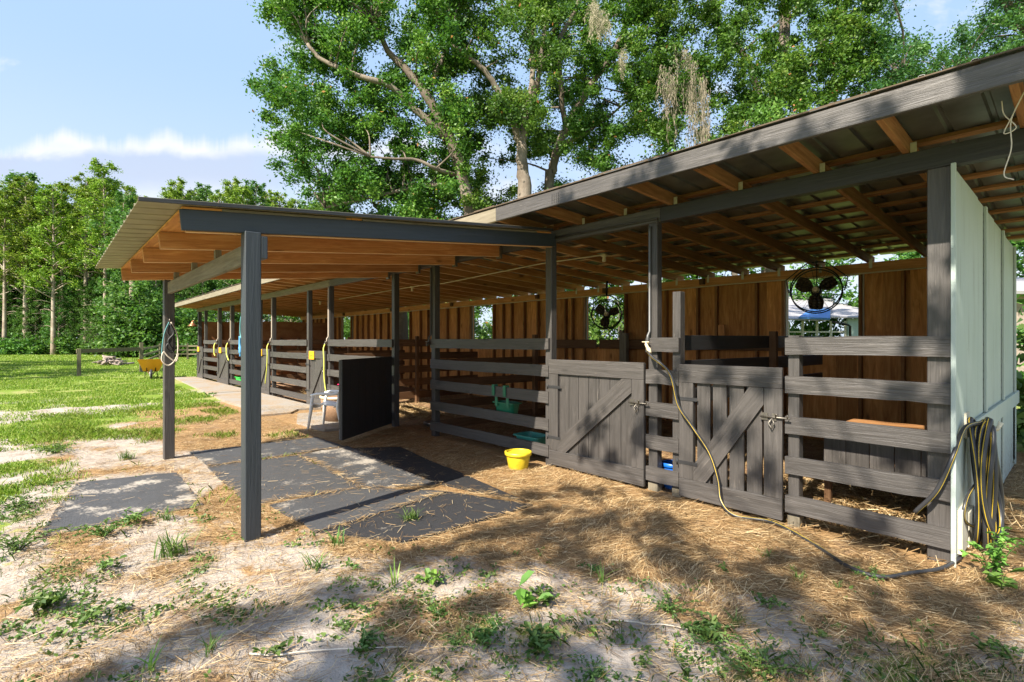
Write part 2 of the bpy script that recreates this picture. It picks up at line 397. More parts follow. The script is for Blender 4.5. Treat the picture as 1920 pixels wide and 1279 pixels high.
def leafmat(name, stops, trans=.35, rough=.5, spec=.35):
    m, n, b, o = mat(name); r = attr(n); oi = n.n('ShaderNodeObjectInfo')
    c = n.ramp(r, stops)
    hv = n.n('ShaderNodeHueSaturation'); n.l(c, hv.inputs['Color'])
    n.l(n.m('ADD', .485, n.m('MULTIPLY', oi.outputs['Random'], .03)), hv.inputs['Hue']); n.l(n.m('ADD', .85, n.m('MULTIPLY', oi.outputs['Random'], .35)), hv.inputs['Value'])
    c = hv.outputs[0]
    n.l(c, b.inputs['Base Color']); b.inputs['Roughness'].default_value = rough; b.inputs['Specular IOR Level'].default_value = spec
    t = n.n('ShaderNodeBsdfTranslucent'); n.l(n.mix(.5, c, (.15, .34, .02)), t.inputs[0])
    mx = n.n('ShaderNodeMixShader'); mx.inputs[0].default_value = trans
    n.l(b.outputs[0], mx.inputs[1]); n.l(t.outputs[0], mx.inputs[2]); n.l(mx.outputs[0], o.inputs[0])
    return m
LOAK = leafmat('oak_leaves', [(0, (.022, .078, .014)), (.5, (.064, .155, .019)), (.9, (.14, .25, .034)), (.985, (.22, .31, .05)), (1, (.38, .17, .05))])
LBUSH = leafmat('bush_leaves', [(0, (.05, .12, .02)), (.6, (.12, .24, .04)), (.97, (.20, .32, .07)), (1, (.4, .17, .07))])
LDARK = leafmat('dark_leaves', [(0, (.018, .060, .020)), (.6, (.045, .11, .030)), (1, (.10, .18, .04))])
LCYP = leafmat('cypress_needles', [(0, (.06, .12, .012)), (.5, (.17, .26, .018)), (1, (.30, .38, .04))])
LUND = leafmat('understory_leaves', [(0, (.025, .085, .015)), (.6, (.075, .18, .03)), (1, (.15, .27, .05))])
LGRASS = leafmat('grass_blades', [(0, (.10, .19, .014)), (.6, (.22, .31, .028)), (1, (.40, .42, .10))], .35)
LWEED = leafmat('weed_leaves', [(0, (.035, .085, .016)), (.6, (.085, .16, .030)), (1, (.17, .25, .06))], .25)
LPALE = leafmat('pale_fern', [(0, (.09, .19, .03)), (1, (.20, .34, .06))], .25)
MOSS = leafmat('grey_moss', [(0, (.22, .19, .13)), (1, (.40, .35, .26))], .2, .9, .1)
STRAW = leafmat('straw', [(0, (.10, .058, .028)), (.35, (.27, .165, .072)), (.75, (.52, .36, .175)), (1, (.72, .58, .35))], .12, .6, .3)

def barkmat(name, a, bcol, pale, pf):
    m, n, b, o = mat(name); tcn = n.n('ShaderNodeTexCoord'); mp = n.n('ShaderNodeMapping'); n.l(tcn.outputs['Object'], mp.inputs[0]); mp.inputs['Scale'].default_value = (6, 6, 1.3)
    f = n.noise(mp.outputs[0], 2, 6, .7, .6); f2 = n.noise(tcn.outputs['Object'], .9, 4, .6)
    c = n.mix(f, a, bcol); c = n.mix(n.m('MULTIPLY', n.ss(f2, .45, .6), pf), c, pale)
    n.l(c, b.inputs['Base Color']); b.inputs['Roughness'].default_value = .9; bump(n, b, f, .03, .9); return m
BARK = barkmat('oak_bark', (.07, .052, .038), (.17, .135, .10), (.27, .225, .175), .55)
BARKD = barkmat('dark_bark', (.05, .04, .03), (.13, .105, .08), (.22, .19, .15), .5)
BARKC = barkmat('cypress_bark', (.16, .12, .085), (.34, .27, .20), (.46, .40, .33), .6)

# ground
m, n, b, o = mat('ground_soil'); GROUND = m; tcn = n.n('ShaderNodeTexCoord'); ob = tcn.outputs['Object']
ga, sa, ia = attr(n, 'grass'), attr(n, 'straw'), attr(n, 'inside')
fa = n.noise(ob, 3.1, 5, .65); fb = n.noise(ob, 17, 5, .7); fc = n.noise(ob, 70, 3, .7); fd = n.noise(ob, .45, 4, .6)
sand = n.mix(fb, (.27, .22, .175), (.50, .445, .385)); sand = n.mix(n.m('MULTIPLY', n.ss(fa, .47, .64), .65), sand, (.23, .175, .13))
mp = n.n('ShaderNodeMapping'); n.l(ob, mp.inputs[0]); mp.inputs['Scale'].default_value = (1, 3.2, 1); mp.inputs['Rotation'].default_value = (0, 0, .5)
sf = n.noise(mp.outputs[0], 26, 5, .75, 1.2)
straw = n.ramp(sf, [(.25, (.11, .062, .030)), (.5, (.29, .175, .080)), (.75, (.52, .35, .17))])
straw = n.mix(n.m('MULTIPLY', n.ss(fa, .52, .66), .5), straw, (.24, .17, .115))
grass = n.mix(fb, (.09, .16, .014), (.22, .29, .04)); grass = n.mix(n.m('MULTIPLY', n.ss(n.m('ADD', n.m('MULTIPLY', fd, .6), n.m('MULTIPLY', fa, .4)), .46, .60), .7), grass, (.34, .30, .13))
shav = n.mix(fb, (.15, .085, .050), (.36, .22, .13)); shav = n.mix(n.ss(fc, .5, .75), shav, (.45, .30, .18))
j = n.m('MULTIPLY', n.m('SUBTRACT', n.m('ADD', n.m('MULTIPLY', fb, .6), n.m('MULTIPLY', fa, .4)), .5), 1.3)
c = n.mix(n.ss(n.m('ADD', sa, j), .38, .62), sand, straw)
c = n.mix(n.ss(n.m('ADD', ga, j), .42, .60), c, grass)
c = n.mix(ia, c, shav)
n.l(c, b.inputs['Base Color']); b.inputs['Roughness'].default_value = .95; b.inputs['Specular IOR Level'].default_value = .15
bump(n, b, n.m('ADD', n.m('ADD', n.m('MULTIPLY', fb, .5), n.m('MULTIPLY', fc, .3)), fa), .035, .8)

# ------------------------------------------------------------------ ground
def masks(x, y):
    nz = fbm(x, y, .8, 4)-.5; nz2 = fbm(x+40, y, 2.3, 3)-.5
    edge = -9.6-1.25*np.clip(y, 0, 4.2)+nz*5
    g = sst(-x, -edge-.3, -edge+1.6) + sst(-x, -2.5, 1.2)*0
    g = g*(1-.75*sst(fbm(x+3, y+8, .55, 4), .50, .62)*(1-sst(-x, 14, 24)))
    far = sst(-x, 16, 20)*(1-.5*sst(fbm(x, y, .35, 4), .54, .64)*(1-sst(-x, 20, 34)))
    g = np.maximum(g, far*(1-sst(y+nz*2.2, 2.1, 2.9)*(x > -25.2)))
    # green creeping in along the near edge and right of the barn
    fg = np.maximum(sst(-(y-.32*(x+2.5)), -.75, .5)*sst(x, -4.0, -2.2), .62*sst(-(y-1.9-.75*(x+2.2)), -.5, .3)*sst(x, -2.8, -2.0))
    g = np.maximum(g, fg*(.60+nz2*1.9))
    g = np.maximum(g, sst(-(y-.05), -.35, .3)*sst(-x, 3.6, 4.6)*(.34+nz2*1.9)*(x > -10))
    g = np.maximum(g, sst(x, -.55, .6)*(.40+nz2*1.8)*sst(y, 2.5, 4))
    g = np.maximum(g, sst(y, 9.2, 10.5)); g = np.maximum(g, sst(-y, 1.5, 4.5)*.85)
    g = np.maximum(g, sst(-x, 24.9, 25.6))
    st = sst(y-np.where(x > -5, 1.0+.36*(x+5)+.40*np.maximum(x+3, 0), 1.0)+nz*1.7, -.25, .55)*sst(-x, -.2, .6)*(1-sst(-x, 18, 22))
    st = np.maximum(st, .33+nz2*1.2)*sst(x, -17, -12)
    ins = sst(y, 4.62, 4.9)*(x < -.6)*(x > -24.3)*(y < 8.8)
    return np.clip(g, 0, 1), np.clip(st, 0, 1), np.clip(ins, 0, 1)
def axis(segs):
    out = []
    for a, b_, d in segs: out.append(np.arange(a, b_, d))
    return np.concatenate(out+[[segs[-1][1]]])
gx = axis([(-1200, -200, 100), (-200, -80, 12), (-80, -30, 2), (-30, -12, .3), (-12, 1.5, .055), (1.5, 8, .4), (8, 40, 4), (40, 200, 20), (200, 1200, 100)])
gy = axis([(-1200, -200, 100), (-200, -40, 16), (-40, -6, 2), (-6, -1.5, .3), (-1.5, 6, .055), (6, 10, .2), (10, 40, 2), (40, 200, 16), (200, 1200, 100)])
GX, GY = np.meshgrid(gx, gy); nx, ny = len(gx), len(gy)
co = np.stack([GX, GY, gh(GX, GY)], -1).reshape(-1, 3)
ii = np.arange(nx*ny).reshape(ny, nx)
fc4 = np.stack([ii[:-1, :-1], ii[:-1, 1:], ii[1:, 1:], ii[1:, :-1]], -1).reshape(-1, 4)
me = bpy.data.meshes.new('ground'); me.vertices.add(len(co)); me.vertices.foreach_set('co', co.astype(np.float32).ravel())
me.loops.add(fc4.size); me.loops.foreach_set('vertex_index', fc4.astype(np.int32).ravel())
me.polygons.add(len(fc4)); me.polygons.foreach_set('loop_start', np.arange(0, fc4.size, 4, dtype=np.int32))
gm, sm_, im = masks(GX, GY)
for nm, a in (('grass', gm), ('straw', sm_), ('inside', im)):
    at = me.attributes.new(nm, 'FLOAT', 'POINT'); at.data.foreach_set('value', a.astype(np.float32).ravel())
me.update(calc_edges=True); me.polygons.foreach_set('use_smooth', [True]*len(fc4))
tag(link('ground', me, GROUND), kind='structure')

# concrete apron along the stalls
for k, pts in enumerate([[(-24.6, 3.75), (-16.6, 3.35), (-16.5, 4.47), (-24.6, 4.47)], [(-16.45, 3.35), (-13.9, 3.2), (-12.4, 3.3), (-11.0, 3.1), (-10.95, 3.7), (-11.4, 4.0), (-11.3, 4.47), (-16.4, 4.47)], [(-10.7, 3.75), (-9.6, 3.35), (-8.45, 3.40), (-8.3, 4.1), (-8.4, 4.47), (-10.6, 4.47)]]):
    mb = MB(); P = [Vector((x, y, .035)) for x, y in pts]; mb.quad(P)
    for a in range(len(P)):
        q, p = P[a], P[(a+1) % len(P)]
        mb.quad([p, q, q-Vector((0, 0, .09)), p-Vector((0, 0, .09))])
    tag(mb.build('concrete_path', CONC), kind='structure')
# ------------------------------------------------------------------ horse barn
XR, XL = -0.62, -24.3            # right end wall, far end
YF, YB = 4.535, 8.78             # front posts, rear wall
def rz(y): return 2.835-.052*(y-4.55)             # underside of the rafters
barn = empty('horse_barn', (-12.4, 4.5, 0), 'long open fronted horse barn with charcoal rails and gates, pine rear wall and tin roof', 'barn')
B = lambda mb, name, m, bev=.004, label=None, parent=barn: mb.build(name, m, parent, bev, label)
# roof: sheets, purlins, rafters, fascia
RX0, RX1 = -25.35, 1.0
for xa, xb in ((RX0, -16.5), (-16.5, -7.6), (-7.6, RX1)):
    mb = MB(); n_ = int((xb-xa)/.115); zt = lambda y: rz(y)+.149
    for i in range(n_):
        x0, x1 = xa+(xb-xa)*i/n_, xa+(xb-xa)*(i+1)/n_
        prof = [(x0, 0), (x0+(x1-x0)*.62, 0), (x0+(x1-x0)*.72, .018), (x0+(x1-x0)*.9, .018), (x1, 0)] if i % 2 else [(x0, 0), (x1, 0)]
        for (a, za), (b_, zb) in zip(prof, prof[1:]):
            ya, yb = 3.772, 9.02
            mb.quad([(a, ya, zt(ya)+za), (b_, ya, zt(ya)+zb), (b_, yb, zt(yb)+zb), (a, yb, zt(yb)+za)])
    o_ = mb.build('roof_sheet', GALV, barn)
    sd = o_.modifiers.new('thick', 'SOLIDIFY'); sd.thickness = .003; sd.offset = 1
RAFX = [-.87+.0, -1.45, -2.10, -2.74, -3.33, -3.91]; x = -4.52
while x > -25.2: RAFX.append(x); x -= .61
RAFX = [.35, -.27]+RAFX
for x in RAFX:
    t = .022; MBr = MB()
    MBr.beam((x, 3.822, rz(3.822)+.059), (x, 8.95, rz(8.95)+.059), (0, 0, 1), .118, .040)
    B(MBr, 'rafter', AGED_SHADED if x > -4.6 else PINE, .003)
for y in (4.08, 4.78, 5.42, 5.85, 6.30, 6.72, 7.25, 7.75, 8.25, 8.7):
    mb = MB(); z = rz(y)+.119+.014; mb.beam((RX0+.05, y, z), (-4.5, y, z), (0, 1, -.052), .085, .026); B(mb, 'purlin', PINE, 0); mb = MB(); mb.beam((-4.502, y, z), (RX1-.05, y, z), (0, 1, -.052), .085, .026); B(mb, 'purlin', AGED_SHADED if y > 4.5 else PINE, 0)
mb = MB(); mb.beam((RX1, 3.80, 2.938), (-4.5, 3.80, 2.938), (0, 0, 1), .150, .036); B(mb, 'fascia_board', PAINT, .004)
mb = MB(); mb.beam((-4.502, 3.80, 2.938), (RX0, 3.80, 2.938), (0, 0, 1), .150, .036); B(mb, 'fascia_board', GREYW, .004, 'long weathered unpainted fascia board')
mb = MB(); xx = RX1
while xx > RX0:
    x2 = xx-.25-.5*random.random(); mb.bx(x2, xx, 3.762+.012*random.random(), 3.85, 3.026, 3.031+.012*random.random()); xx = x2
B(mb, 'drip_edge', DEBRIS, 0)
mb = MB()
for i in range(4):
    for j_ in range(5): mb.bx(-3.62+i*.028, -3.611+i*.028, 3.7795, 3.7818, 2.885+j_*.02, 2.900+j_*.02)
B(mb, 'nail_plate', PAINTD, 0)
# header beam in two lengths, corner and front posts
for xa, xb, m_ in ((RX1-.05, -2.85, PAINTD), (-2.852, -4.42, PAINT), (-4.422, -11.0, PAINT), (-11.002, XL-.3, GREYW)):
    mb = MB(); mb.bx(xb, xa, YF, YF+.09, 2.69, 2.832); B(mb, 'header_beam', m_, .004)
POSTS = [(-.62, .13, PAINT), (-1.655, .085, None), (-4.45, .10, PAINT), (-6.99, .10, PAINT), (-8.27, .10, PAINT), (-11.09, .10, PAINT), (-12.33, .10, PAINT), (-14.93, .10, PAINT), (-16.15, .10, PAINT), (-19.22, .10, PAINT), (-20.92, .10, PAINT), (-23.15, .09, PAINT), (-24.35, .12, PAINT)]
for x, wd, m_ in POSTS:
    if m_ is None: continue
    mb = MB(); x0 = x-wd if x == -.62 else x
    mb.bx(x0, x0+wd, YF, YF+max(wd, .1), -.15, 2.69); B(mb, 'post', m_, .006)
for x0, x1, top, m_ in ((-2.985, -2.885, 2.69, PAINT), (-2.715, -2.630, 1.98, PAINT), (-1.655, -1.57, 1.545, PAINT)):
    mb = MB(); mb.bx(x0, x1, YF, YF+.09, .06, top); B(mb, 'post', m_, .005)
    mb = MB(); mb.bx(x0-.004, x1+.004, YF-.004, YF+.094, -.15, .07); B(mb, 'post_footing', GREYW, .004)
TOPS = [1.530, 1.212, .886, .556, .236]
def rails(xa, xb, skip=(), m_=PAINT, jit=.006, y=YF-.036):
    for k, t in enumerate(TOPS):
        if k in skip: continue
        j1, j2 = (random.random()-.5)*jit, (random.random()-.5)*jit
        mb = MB(); zz = t-.07; mb.rough((xa, y+.017, zz+j1), (xb, y+.017, zz+j2), (0, 0, 1), .140, .034, max(4, int(abs(xb-xa)*9))); B(mb, 'rail', m_, 0)
rails(-1.665, XR+.001)
rails(-2.995, -2.628)
rails(-6.965, -4.365)
rails(-11.05, -8.20)
rails(-14.92, -12.26)
rails(-19.2, -16.08)
rails(-23.12, -20.86)
# upper rail over the far gates
GATES = [(-4.335, -3.005, True, False, 0), (-2.612, -1.680, False, False, 0), (-12.19, -11.10, True, True, 0), (-16.02, -14.95, True, True, 0), (-20.80, -19.30, True, True, 0), (-24.22, -23.16, True, True, 0)]
def gate(xa, xb, tight, sign, H=1.255, z0=.025):
    w_ = xb-xa; y = YF-.060; f = .032
    mb = MB(); npl = max(5, round(w_/.145)) if tight else 6; gap = .003 if tight else .014
    for i in range(npl):
        a = xa+.004+(w_-.008)*i/npl; b_ = xa+.004+(w_-.008)*(i+1)/npl
        mb.bx(a+gap, b_-gap, y+f, y+f+.022, z0+.01, z0+H-.01)
    g = mb.build('gate', PAINT, barn)
    def sub(name, mb, m_=PAINT, bev=.003): return mb.build(name, m_, g, bev)
    th, sw = .172, .145
    mb = MB(); mb.bx(xa, xb, y, y+f-.001, z0+H-th, z0+H); sub('gate_rail', mb)
    mb = MB(); mb.bx(xa, xb, y, y+f-.001, z0, z0+th); sub('gate_rail', mb)
    mb = MB(); mb.bx(xa, xa+sw, y+.001, y+f-.001, z0+th+.002, z0+H-th-.002); sub('gate_stile', mb)
    mb = MB(); mb.bx(xb-sw, xb, y+.001, y+f-.001, z0+th+.002, z0+H-th-.002); sub('gate_stile', mb)
    p = Vector((xa+sw+.03, y+f/2, z0+th+.055)); q = Vector((xb-sw-.03, y+f/2, z0+H-th-.055))
    mb = MB(); a = (q-p).normalized(); c_ = Vector((-a.z, 0, a.x)); hw = .072
    pts = [(xa+sw+.003, z0+th+.003), (xa+sw+.003+.12, z0+th+.003), (xb-sw-.003, z0+H-th-.003-.14), (xb-sw-.003, z0+H-th-.003), (xb-sw-.123, z0+H-th-.003), (xa+sw+.003, z0+th+.143)]
    fr = [(u, y+.002, v) for u, v in pts]; bk = [(u, y+f-.002, v) for u, v in pts]
    L = math.hypot(q.x-p.x, q.z-p.z); uvw = [(((u-p.x)*a.x+(v-p.z)*a.z)+9, (u-p.x)*c_.x+(v-p.z)*c_.z) for u, v in pts]; r_ = random.random()
    mb.quad(fr, uvw, r_); mb.quad(list(reversed(bk)), list(reversed(uvw)), r_)
    for i in range(len(pts)):
        k = (i+1) % len(pts); mb.quad([fr[k], fr[i], bk[i], bk[k]], None, r_)
    mb.build('brace', PAINT, g)
    for zz in (z0+H*.26, z0+H*.74):
        mb = MB(); mb.bx(xa-.03, xa+.19, y-.004, y-.0005, zz-.016, zz+.016); mb.tube([(xa-.012, y-.006, zz-.03), (xa-.012, y-.006, zz+.03)], .009, 8); mb.build('hinge', PAINTD, g)
    # slide latch with a hanging snap
    lx = xb-.02; lz = z0+.845
    mb = MB(); mb.tube([(lx-.15, y-.016, lz), (lx+.09, y-.018, lz)], .007); mb.bx(lx-.14, lx-.09, y-.008, y, lz-.03, lz+.03); mb.bx(lx-.055, lx-.02, y-.008, y, lz-.03, lz+.03)
    mb.tube([(lx-.05, y-.02, lz-.01), (lx-.075, y-.03, lz-.05), (lx-.05, y-.03, lz-.095), (lx-.03, y-.03, lz-.05), (lx-.05, y-.02, lz-.01)], .006)
    mb.tube([(lx-.02, y-.02, lz), (lx-.015, y-.04, lz+.03), (lx+.0, y-.03, lz+.025)], .006); mb.tube([(lx+.07, y-.02, lz), (lx+.075, y-.035, lz+.03)], .006)
    mb.build('latch', STEEL, g)
    if sign:
        cx_ = xa+.33*w_; mb = MB(); mb.bx(cx_-.15, cx_+.13, y-.022, y-.001, z0+H-.20, z0+H-.012)
        s_ = mb.build('sign', SIGN, g, .004)
        mb = MB(); mb.bx(cx_-.085, cx_+.065, y-.0245, y-.0221, z0+H-.118, z0+H-.092); s_.parent = g; mb.build('sign_print', SIGNTXT, g)
    return g
for xa, xb, tight, sign, _ in GATES: gate(xa, xb, tight, sign)
# the open gate, swung out on the post, plain back towards us
hx, hy = -8.20, 4.49; dx, dy = (-7.26-hx), (3.17-hy); L = math.hypot(dx, dy); ux, uy = dx/L, dy/L
mb = MB(); npl = 7
for i in range(npl):
    a, b_ = L*i/npl+.003, L*(i+1)/npl-.001
    p = Vector((hx+ux*(a+b_)/2, hy+uy*(a+b_)/2, .64)); mb.board(p, (0, 0, 1), (ux, uy, 0), (-uy, ux, 0), .588, (b_-a)/2, .012)
og = mb.build('gate', PAINTD, barn, 0, 'dark plank gate standing open, plain side out')
for zz in (.14, 1.14):
    mb = MB(); c_ = Vector((hx+ux*L/2, hy+uy*L/2, zz))-Vector((-uy, ux, 0))*.029*(-1 if (-uy*(-1)+0) > 0 else 1)
    mb.board(c_, (ux, uy, 0), (0, 0, 1), (-uy, ux, 0), L/2, .08, .016); mb.build('gate_rail', PAINT, og, .003)
for s_ in (.07, L-.07):
    mb = MB(); c_ = Vector((hx+ux*s_, hy+uy*s_, .64))-Vector((-uy, ux, 0))*.029*(-1 if (-uy*(-1)+0) > 0 else 1)
    mb.board(c_, (0, 0, 1), (ux, uy, 0), (-uy, ux, 0), .418, .068, .016); mb.build('gate_stile', PAINT, og, .003)
# rear wall of vertical boards with open windows, studs on the inside
WINS = [(-20.0, -19.05), (-15.62, -14.75), (-11.42, -10.50), (-7.33, -6.32), (-3.21, -2.22)]
WZ0, WZ1 = 1.42, 2.46
mb = MB(); x = XL
while x < XR-.01:
    w_ = .24+.13*random.random(); x1 = min(XR, x+w_)
    inw = [q for q in WINS if x < q[1] and x1 > q[0]]
    if inw:
        a, b_ = inw[0]
        if x < a-.02: x1 = a
        else: x1 = min(max(x1, x+.1), b_)
        if x >= a-.02:
            mb.bx(x+.001, x1-.001, YB, YB+.02, -.05, WZ0); mb.bx(x+.001, x1-.001, YB, YB+.02, WZ1, 2.56); x = x1; continue
    mb.bx(x+.001, x1-.001, YB, YB+.02+.002*random.random(), -.05, 2.56); x = x1
rw = mb.build('rear_wall', PINEB, barn)
sx_ = [-.9, -1.70, -2.20, -3.25, -3.67, -4.36, -4.71, -5.35, -5.77, -6.28, -7.37, -7.71, -7.92, -8.45, -8.81, -9.28, -9.75, -10.08, -10.46, -11.46, -12.06]
x = -12.6
while x > XL: sx_.append(x); x -= .42+.2*random.random()
for x in sx_:
    inwin = any(a+.05 < x < b_-.05 for a, b_ in WINS)
    mb = MB(); mb.bx(x-.02, x+.02, YB-.089, YB-.002, -.05, WZ0-.001 if inwin else 2.47); mb.build('stud', AGED_SHADED, rw, .003)  # studs darker than the boards: their shaded sides put into the colour
for a, b_ in WINS:
    mb = MB()
    mb.bx(a-.055, a-.002, YB-.03, YB+.05, WZ0, WZ1); mb.bx(b_+.002, b_+.055, YB-.03, YB+.05, WZ0, WZ1)
    mb.bx(a-.055, b_+.055, YB-.032, YB+.052, WZ0-.05, WZ0-.001); mb.bx(a-.055, b_+.055, YB-.032, YB+.052, WZ1+.001, WZ1+.045)
    mb.build('window_frame', GREYW if a < -3.3 else CREAMW, rw, 0)
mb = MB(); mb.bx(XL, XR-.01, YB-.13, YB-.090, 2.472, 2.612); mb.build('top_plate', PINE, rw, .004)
for x in (-.62, -4.45, -6.6, -8.6, -12.1, -15.6, -19.4, -23): # ties and blocks on the plate
    mb = MB(); mb.bx(x-.16, x-.08, YB-.20, YB-.131, 2.50, 2.60); mb.build('plate_block', OLD, rw, 0)
mb = MB()
pts = [(XR-.3-i*.8, YB-.150, 2.462+.006*math.sin(i*2.1)) for i in range(29)]; mb.tube(pts, .011, 6); mb.build('conduit', CREAM, rw)
for x in RAFX[2:16]:
    mb = MB(); mb.bx(x+.021, x+.058, YF+.03, YF+.034, 2.833, 2.91); B(mb, 'rafter_tie', TIE, 0)
    mb = MB(); mb.bx(x+.021, x+.060, YB-.136, YB-.132, 2.53, 2.66); B(mb, 'rafter_tie', TIE, 0)
# kick rails along the rear wall
for z, xa, xb in ((1.44, -6.9, -3.0), (1.44, -11, -7.0), (1.44, -15, -11.1)):
    mb = MB(); mb.bx(xa, xb, YB-.128, YB-.091, z-.10, z+.09); mb.build('kick_rail', OLD, rw, .003)
# partitions
def partition(x, m_, ye=YB-.14, tops=TOPS, solid=False, hh=.14):
    for t in tops:
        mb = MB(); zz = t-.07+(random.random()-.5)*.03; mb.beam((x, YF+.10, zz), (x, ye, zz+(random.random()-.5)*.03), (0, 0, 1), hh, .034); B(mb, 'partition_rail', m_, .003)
    for y in (6.72,):
        mb = MB(); mb.bx(x+.019, x+.10, y-.04, y+.04, -.1, 1.62); B(mb, 'partition_post', OLD, .003)
partition(-2.68, PAINTD, tops=[1.55, 1.30, 1.02], hh=.15)
partition(-6.92, OLD, ye=7.2); partition(-11.05, OLD, hh=.17); partition(-14.9, OLD); partition(-19.1, OLD); partition(-21.0, OLD)
mb = MB(); mb.bx(-6.21, -6.12, YB-.26, YB-.17, -.1, 1.66); mb.bx(-6.30, -6.215, YB-.24, YB-.2, .9, 1.72); B(mb, 'tie_post', GREYW, 0)
mb = MB(); mb.bx(-4.30, -4.19, YB-.125, YB-.10, 1.5, 1.78); B(mb, 'wall_block', PINE, .003)
# end walls
mb = MB()
for i in range(4):
    a = YF-.02+i*1.06; mb.bx(XR+.004, XR+.022, a+.001, a+1.059, .02, 2.655-.012*i)
ew = mb.build('end_wall', MINT, barn)
for i, y in enumerate((5.93, 7.27, 8.52)):
    mb = MB(); mb.bx(XR+.023, XR+.045, y-.035, y+.035, .9 if i < 2 else .1, 2.64-.012*i); mb.build('batten', MINT, ew, .003)
    mb = MB(); mb.bx(XR+.023, XR+.040, y-.035, y+.035, .05, .742); mb.build('batten', MINT, ew, .003)
    mb = MB(); prof = []
    for k in range(34):      # flat dark strip painting the seam's shadow, ragged with screw heads
        z = .1+k*.074; w1 = .003; w2 = .006+.008*random.random()*(random.random() < .7)
        prof += [(z, w1), (z+.028, w1), (z+.030, w2), (z+.046, w2), (z+.048, w1)]
    for (za, wa), (zb_, wb_) in zip(prof, prof[1:]): mb.quad([(XR+.0235, y-.041-wa, za), (XR+.0235, y-.041+wa, za), (XR+.0235, y-.041+wb_, zb_), (XR+.0235, y-.041-wb_, zb_)], None, .5)
    mb.build('seam', BLACKM, ew)
mb = MB(); mb.bx(XR+.023, XR+.052, 5.2, 8.84, .745, .895); mb.build('belt_board', MINT, ew, .004)
mb = MB(); mb.bx(XR+.003, XR+.03, YF-.045, YF-.021, -.04, 2.69); mb.build('corner_trim', MINT, ew, .003)
for y, z, h_ in ((4.72, .05, .30), (5.02, .02, .25)):
    mb = MB(); mb.bx(XR+.0225, XR+.05, y-.12, y+.13, z, z+h_); mb.build('patch_board', CREAMW, ew, .003)
mb = MB(); mb.bx(XR-.06, XR+.024, YB+.022, YB+.10, -.1, 2.60); mb.build('corner_post', MINT, ew, .004)
mb = MB(); mb.bx(XR+.091, RX1-.1, YB+.0, YB+.09, 2.45, 2.60); B(mb, 'side_header', MINT, .004)
mb = MB(); mb.bx(XL-.02, XL, YF+.12, YB, -.05, 2.30); fw_ = mb.build('end_wall', OSB, barn, 0, 'far end wall of bare chipboard')
for y in (5.4, 6.2, 7, 7.9):
    mb = MB(); mb.bx(XL+.001, XL+.09, y-.02, y+.02, -.05, 2.30); mb.build('stud', OLD, fw_, 0)
# stall divider of chipboard seen above the far rails
mb = MB(); mb.bx(-20.99, -20.965, 5.6, YB-.15, .1, 2.25); B(mb, 'stall_divider', OSB, 0)
# ceiling pipe run, light sockets
mb = MB(); mb.tube([(-14.6, 6.3, rz(6.3)-.02), (-9.9, 6.15, rz(6.1)-.02), (-9.0, 6.14, rz(6.1)-.05), (-5.9, 5.9, rz(5.9)-.02), (-4.7, 5.95, rz(5.95)-.02)], .011, 6); B(mb, 'ceiling_pipe', CREAM, 0)
for x, y in ((-10.3, 6.17), (-4.68, 5.98), (-16, 6.3)):
    mb = MB(); mb.lathe([(.001, .0), (.045, 0), (.05, -.03), (.02, -.05), (.03, -.08), (.028, -.11), (.001, -.12)], (x, y, rz(y)), 12); B(mb, 'lamp_socket', CREAM, 0)
# water pipes with taps down the front posts
SPIG = []
for x, m_ in ((-2.960, PIPEG), (-6.98, PAINT), (-11.02, PIPEL), (-14.86, PIPEL), (-19.16, PIPEL), (-20.86, PIPEL)):
    mb = MB(); y = YF-.052
    mb.tube([(x, YF-.016, 2.66), (x, y+.036, 2.62), (x, y+.036, 1.60), (x, y, 1.55), (x, y, 1.44)], .014, 8)
    pp = mb.build('water_pipe', m_, barn)
    mb = MB(); mb.tube([(x, y, 1.475), (x, y-.03, 1.465), (x+.03, y-.055, 1.445), (x+.045, y-.06, 1.425)], [.018, .015, .016, .018], 8); mb.tube([(x-.045, y-.03, 1.49), (x+.035, y-.03, 1.49)], .007, 6)
    mb.tube([(x, y-.03, 1.455), (x, y-.03, 1.495)], .008, 6); mb.build('tap', CREAM if x > -3 else STEEL, pp); SPIG.append((x, y))
mb = MB(); mb.tube([(-2.87, YF-.016, 2.66), (-2.87, YF-.016, 2.72), (-4.3, YF-.016, 2.735)], .012, 6); B(mb, 'water_pipe', PAINT, 0)
# copper shade lamp on the far corner post
mb = MB(); mb.lathe([(.002, .22), (.03, .21), (.05, .15), (.12, .06), (.19, 0), (.185, 0), (.11, .055), (.04, .14)], (-24.24, YF-.20, 2.10), 18); mb.tube([(-24.29, YF-.001, 2.2), (-24.27, YF-.10, 2.36), (-24.24, YF-.20, 2.31)], .018, 6)
B(mb, 'barn_lamp', COPPER, 0)
# manger inside the near stall
mg = MB(); n_ = 5
for i in range(n_): mg.bx(-1.55+i*.17, -1.553+(i+1)*.17-.003, 5.06, 5.08, .36, .66)
man = mg.build('manger', PAINT); tag(man, 'low grey plank feed manger with bare wooden top inside the nearest stall', 'manger')
mb = MB(); mb.bx(-1.56, -.70, 5.45, 5.95, .70, .73); mb.build('shelf', AGED_SHADED, man, .003)
mb = MB(); mb.bx(-1.556, -.70, 5.82, 5.85, .02, .69); mb.build('back_board', OLD, man)
for x in (-1.53, -.74):
    mb = MB(); mb.bx(x-.02, x+.02, 5.10, 5.80, .40, .44); mb.bx(x-.025, x+.025, 5.082, 5.13, -.05, .66); mb.bx(x-.025, x+.025, 5.77, 5.815, -.05, .69); mb.build('bracket', OLD, man)

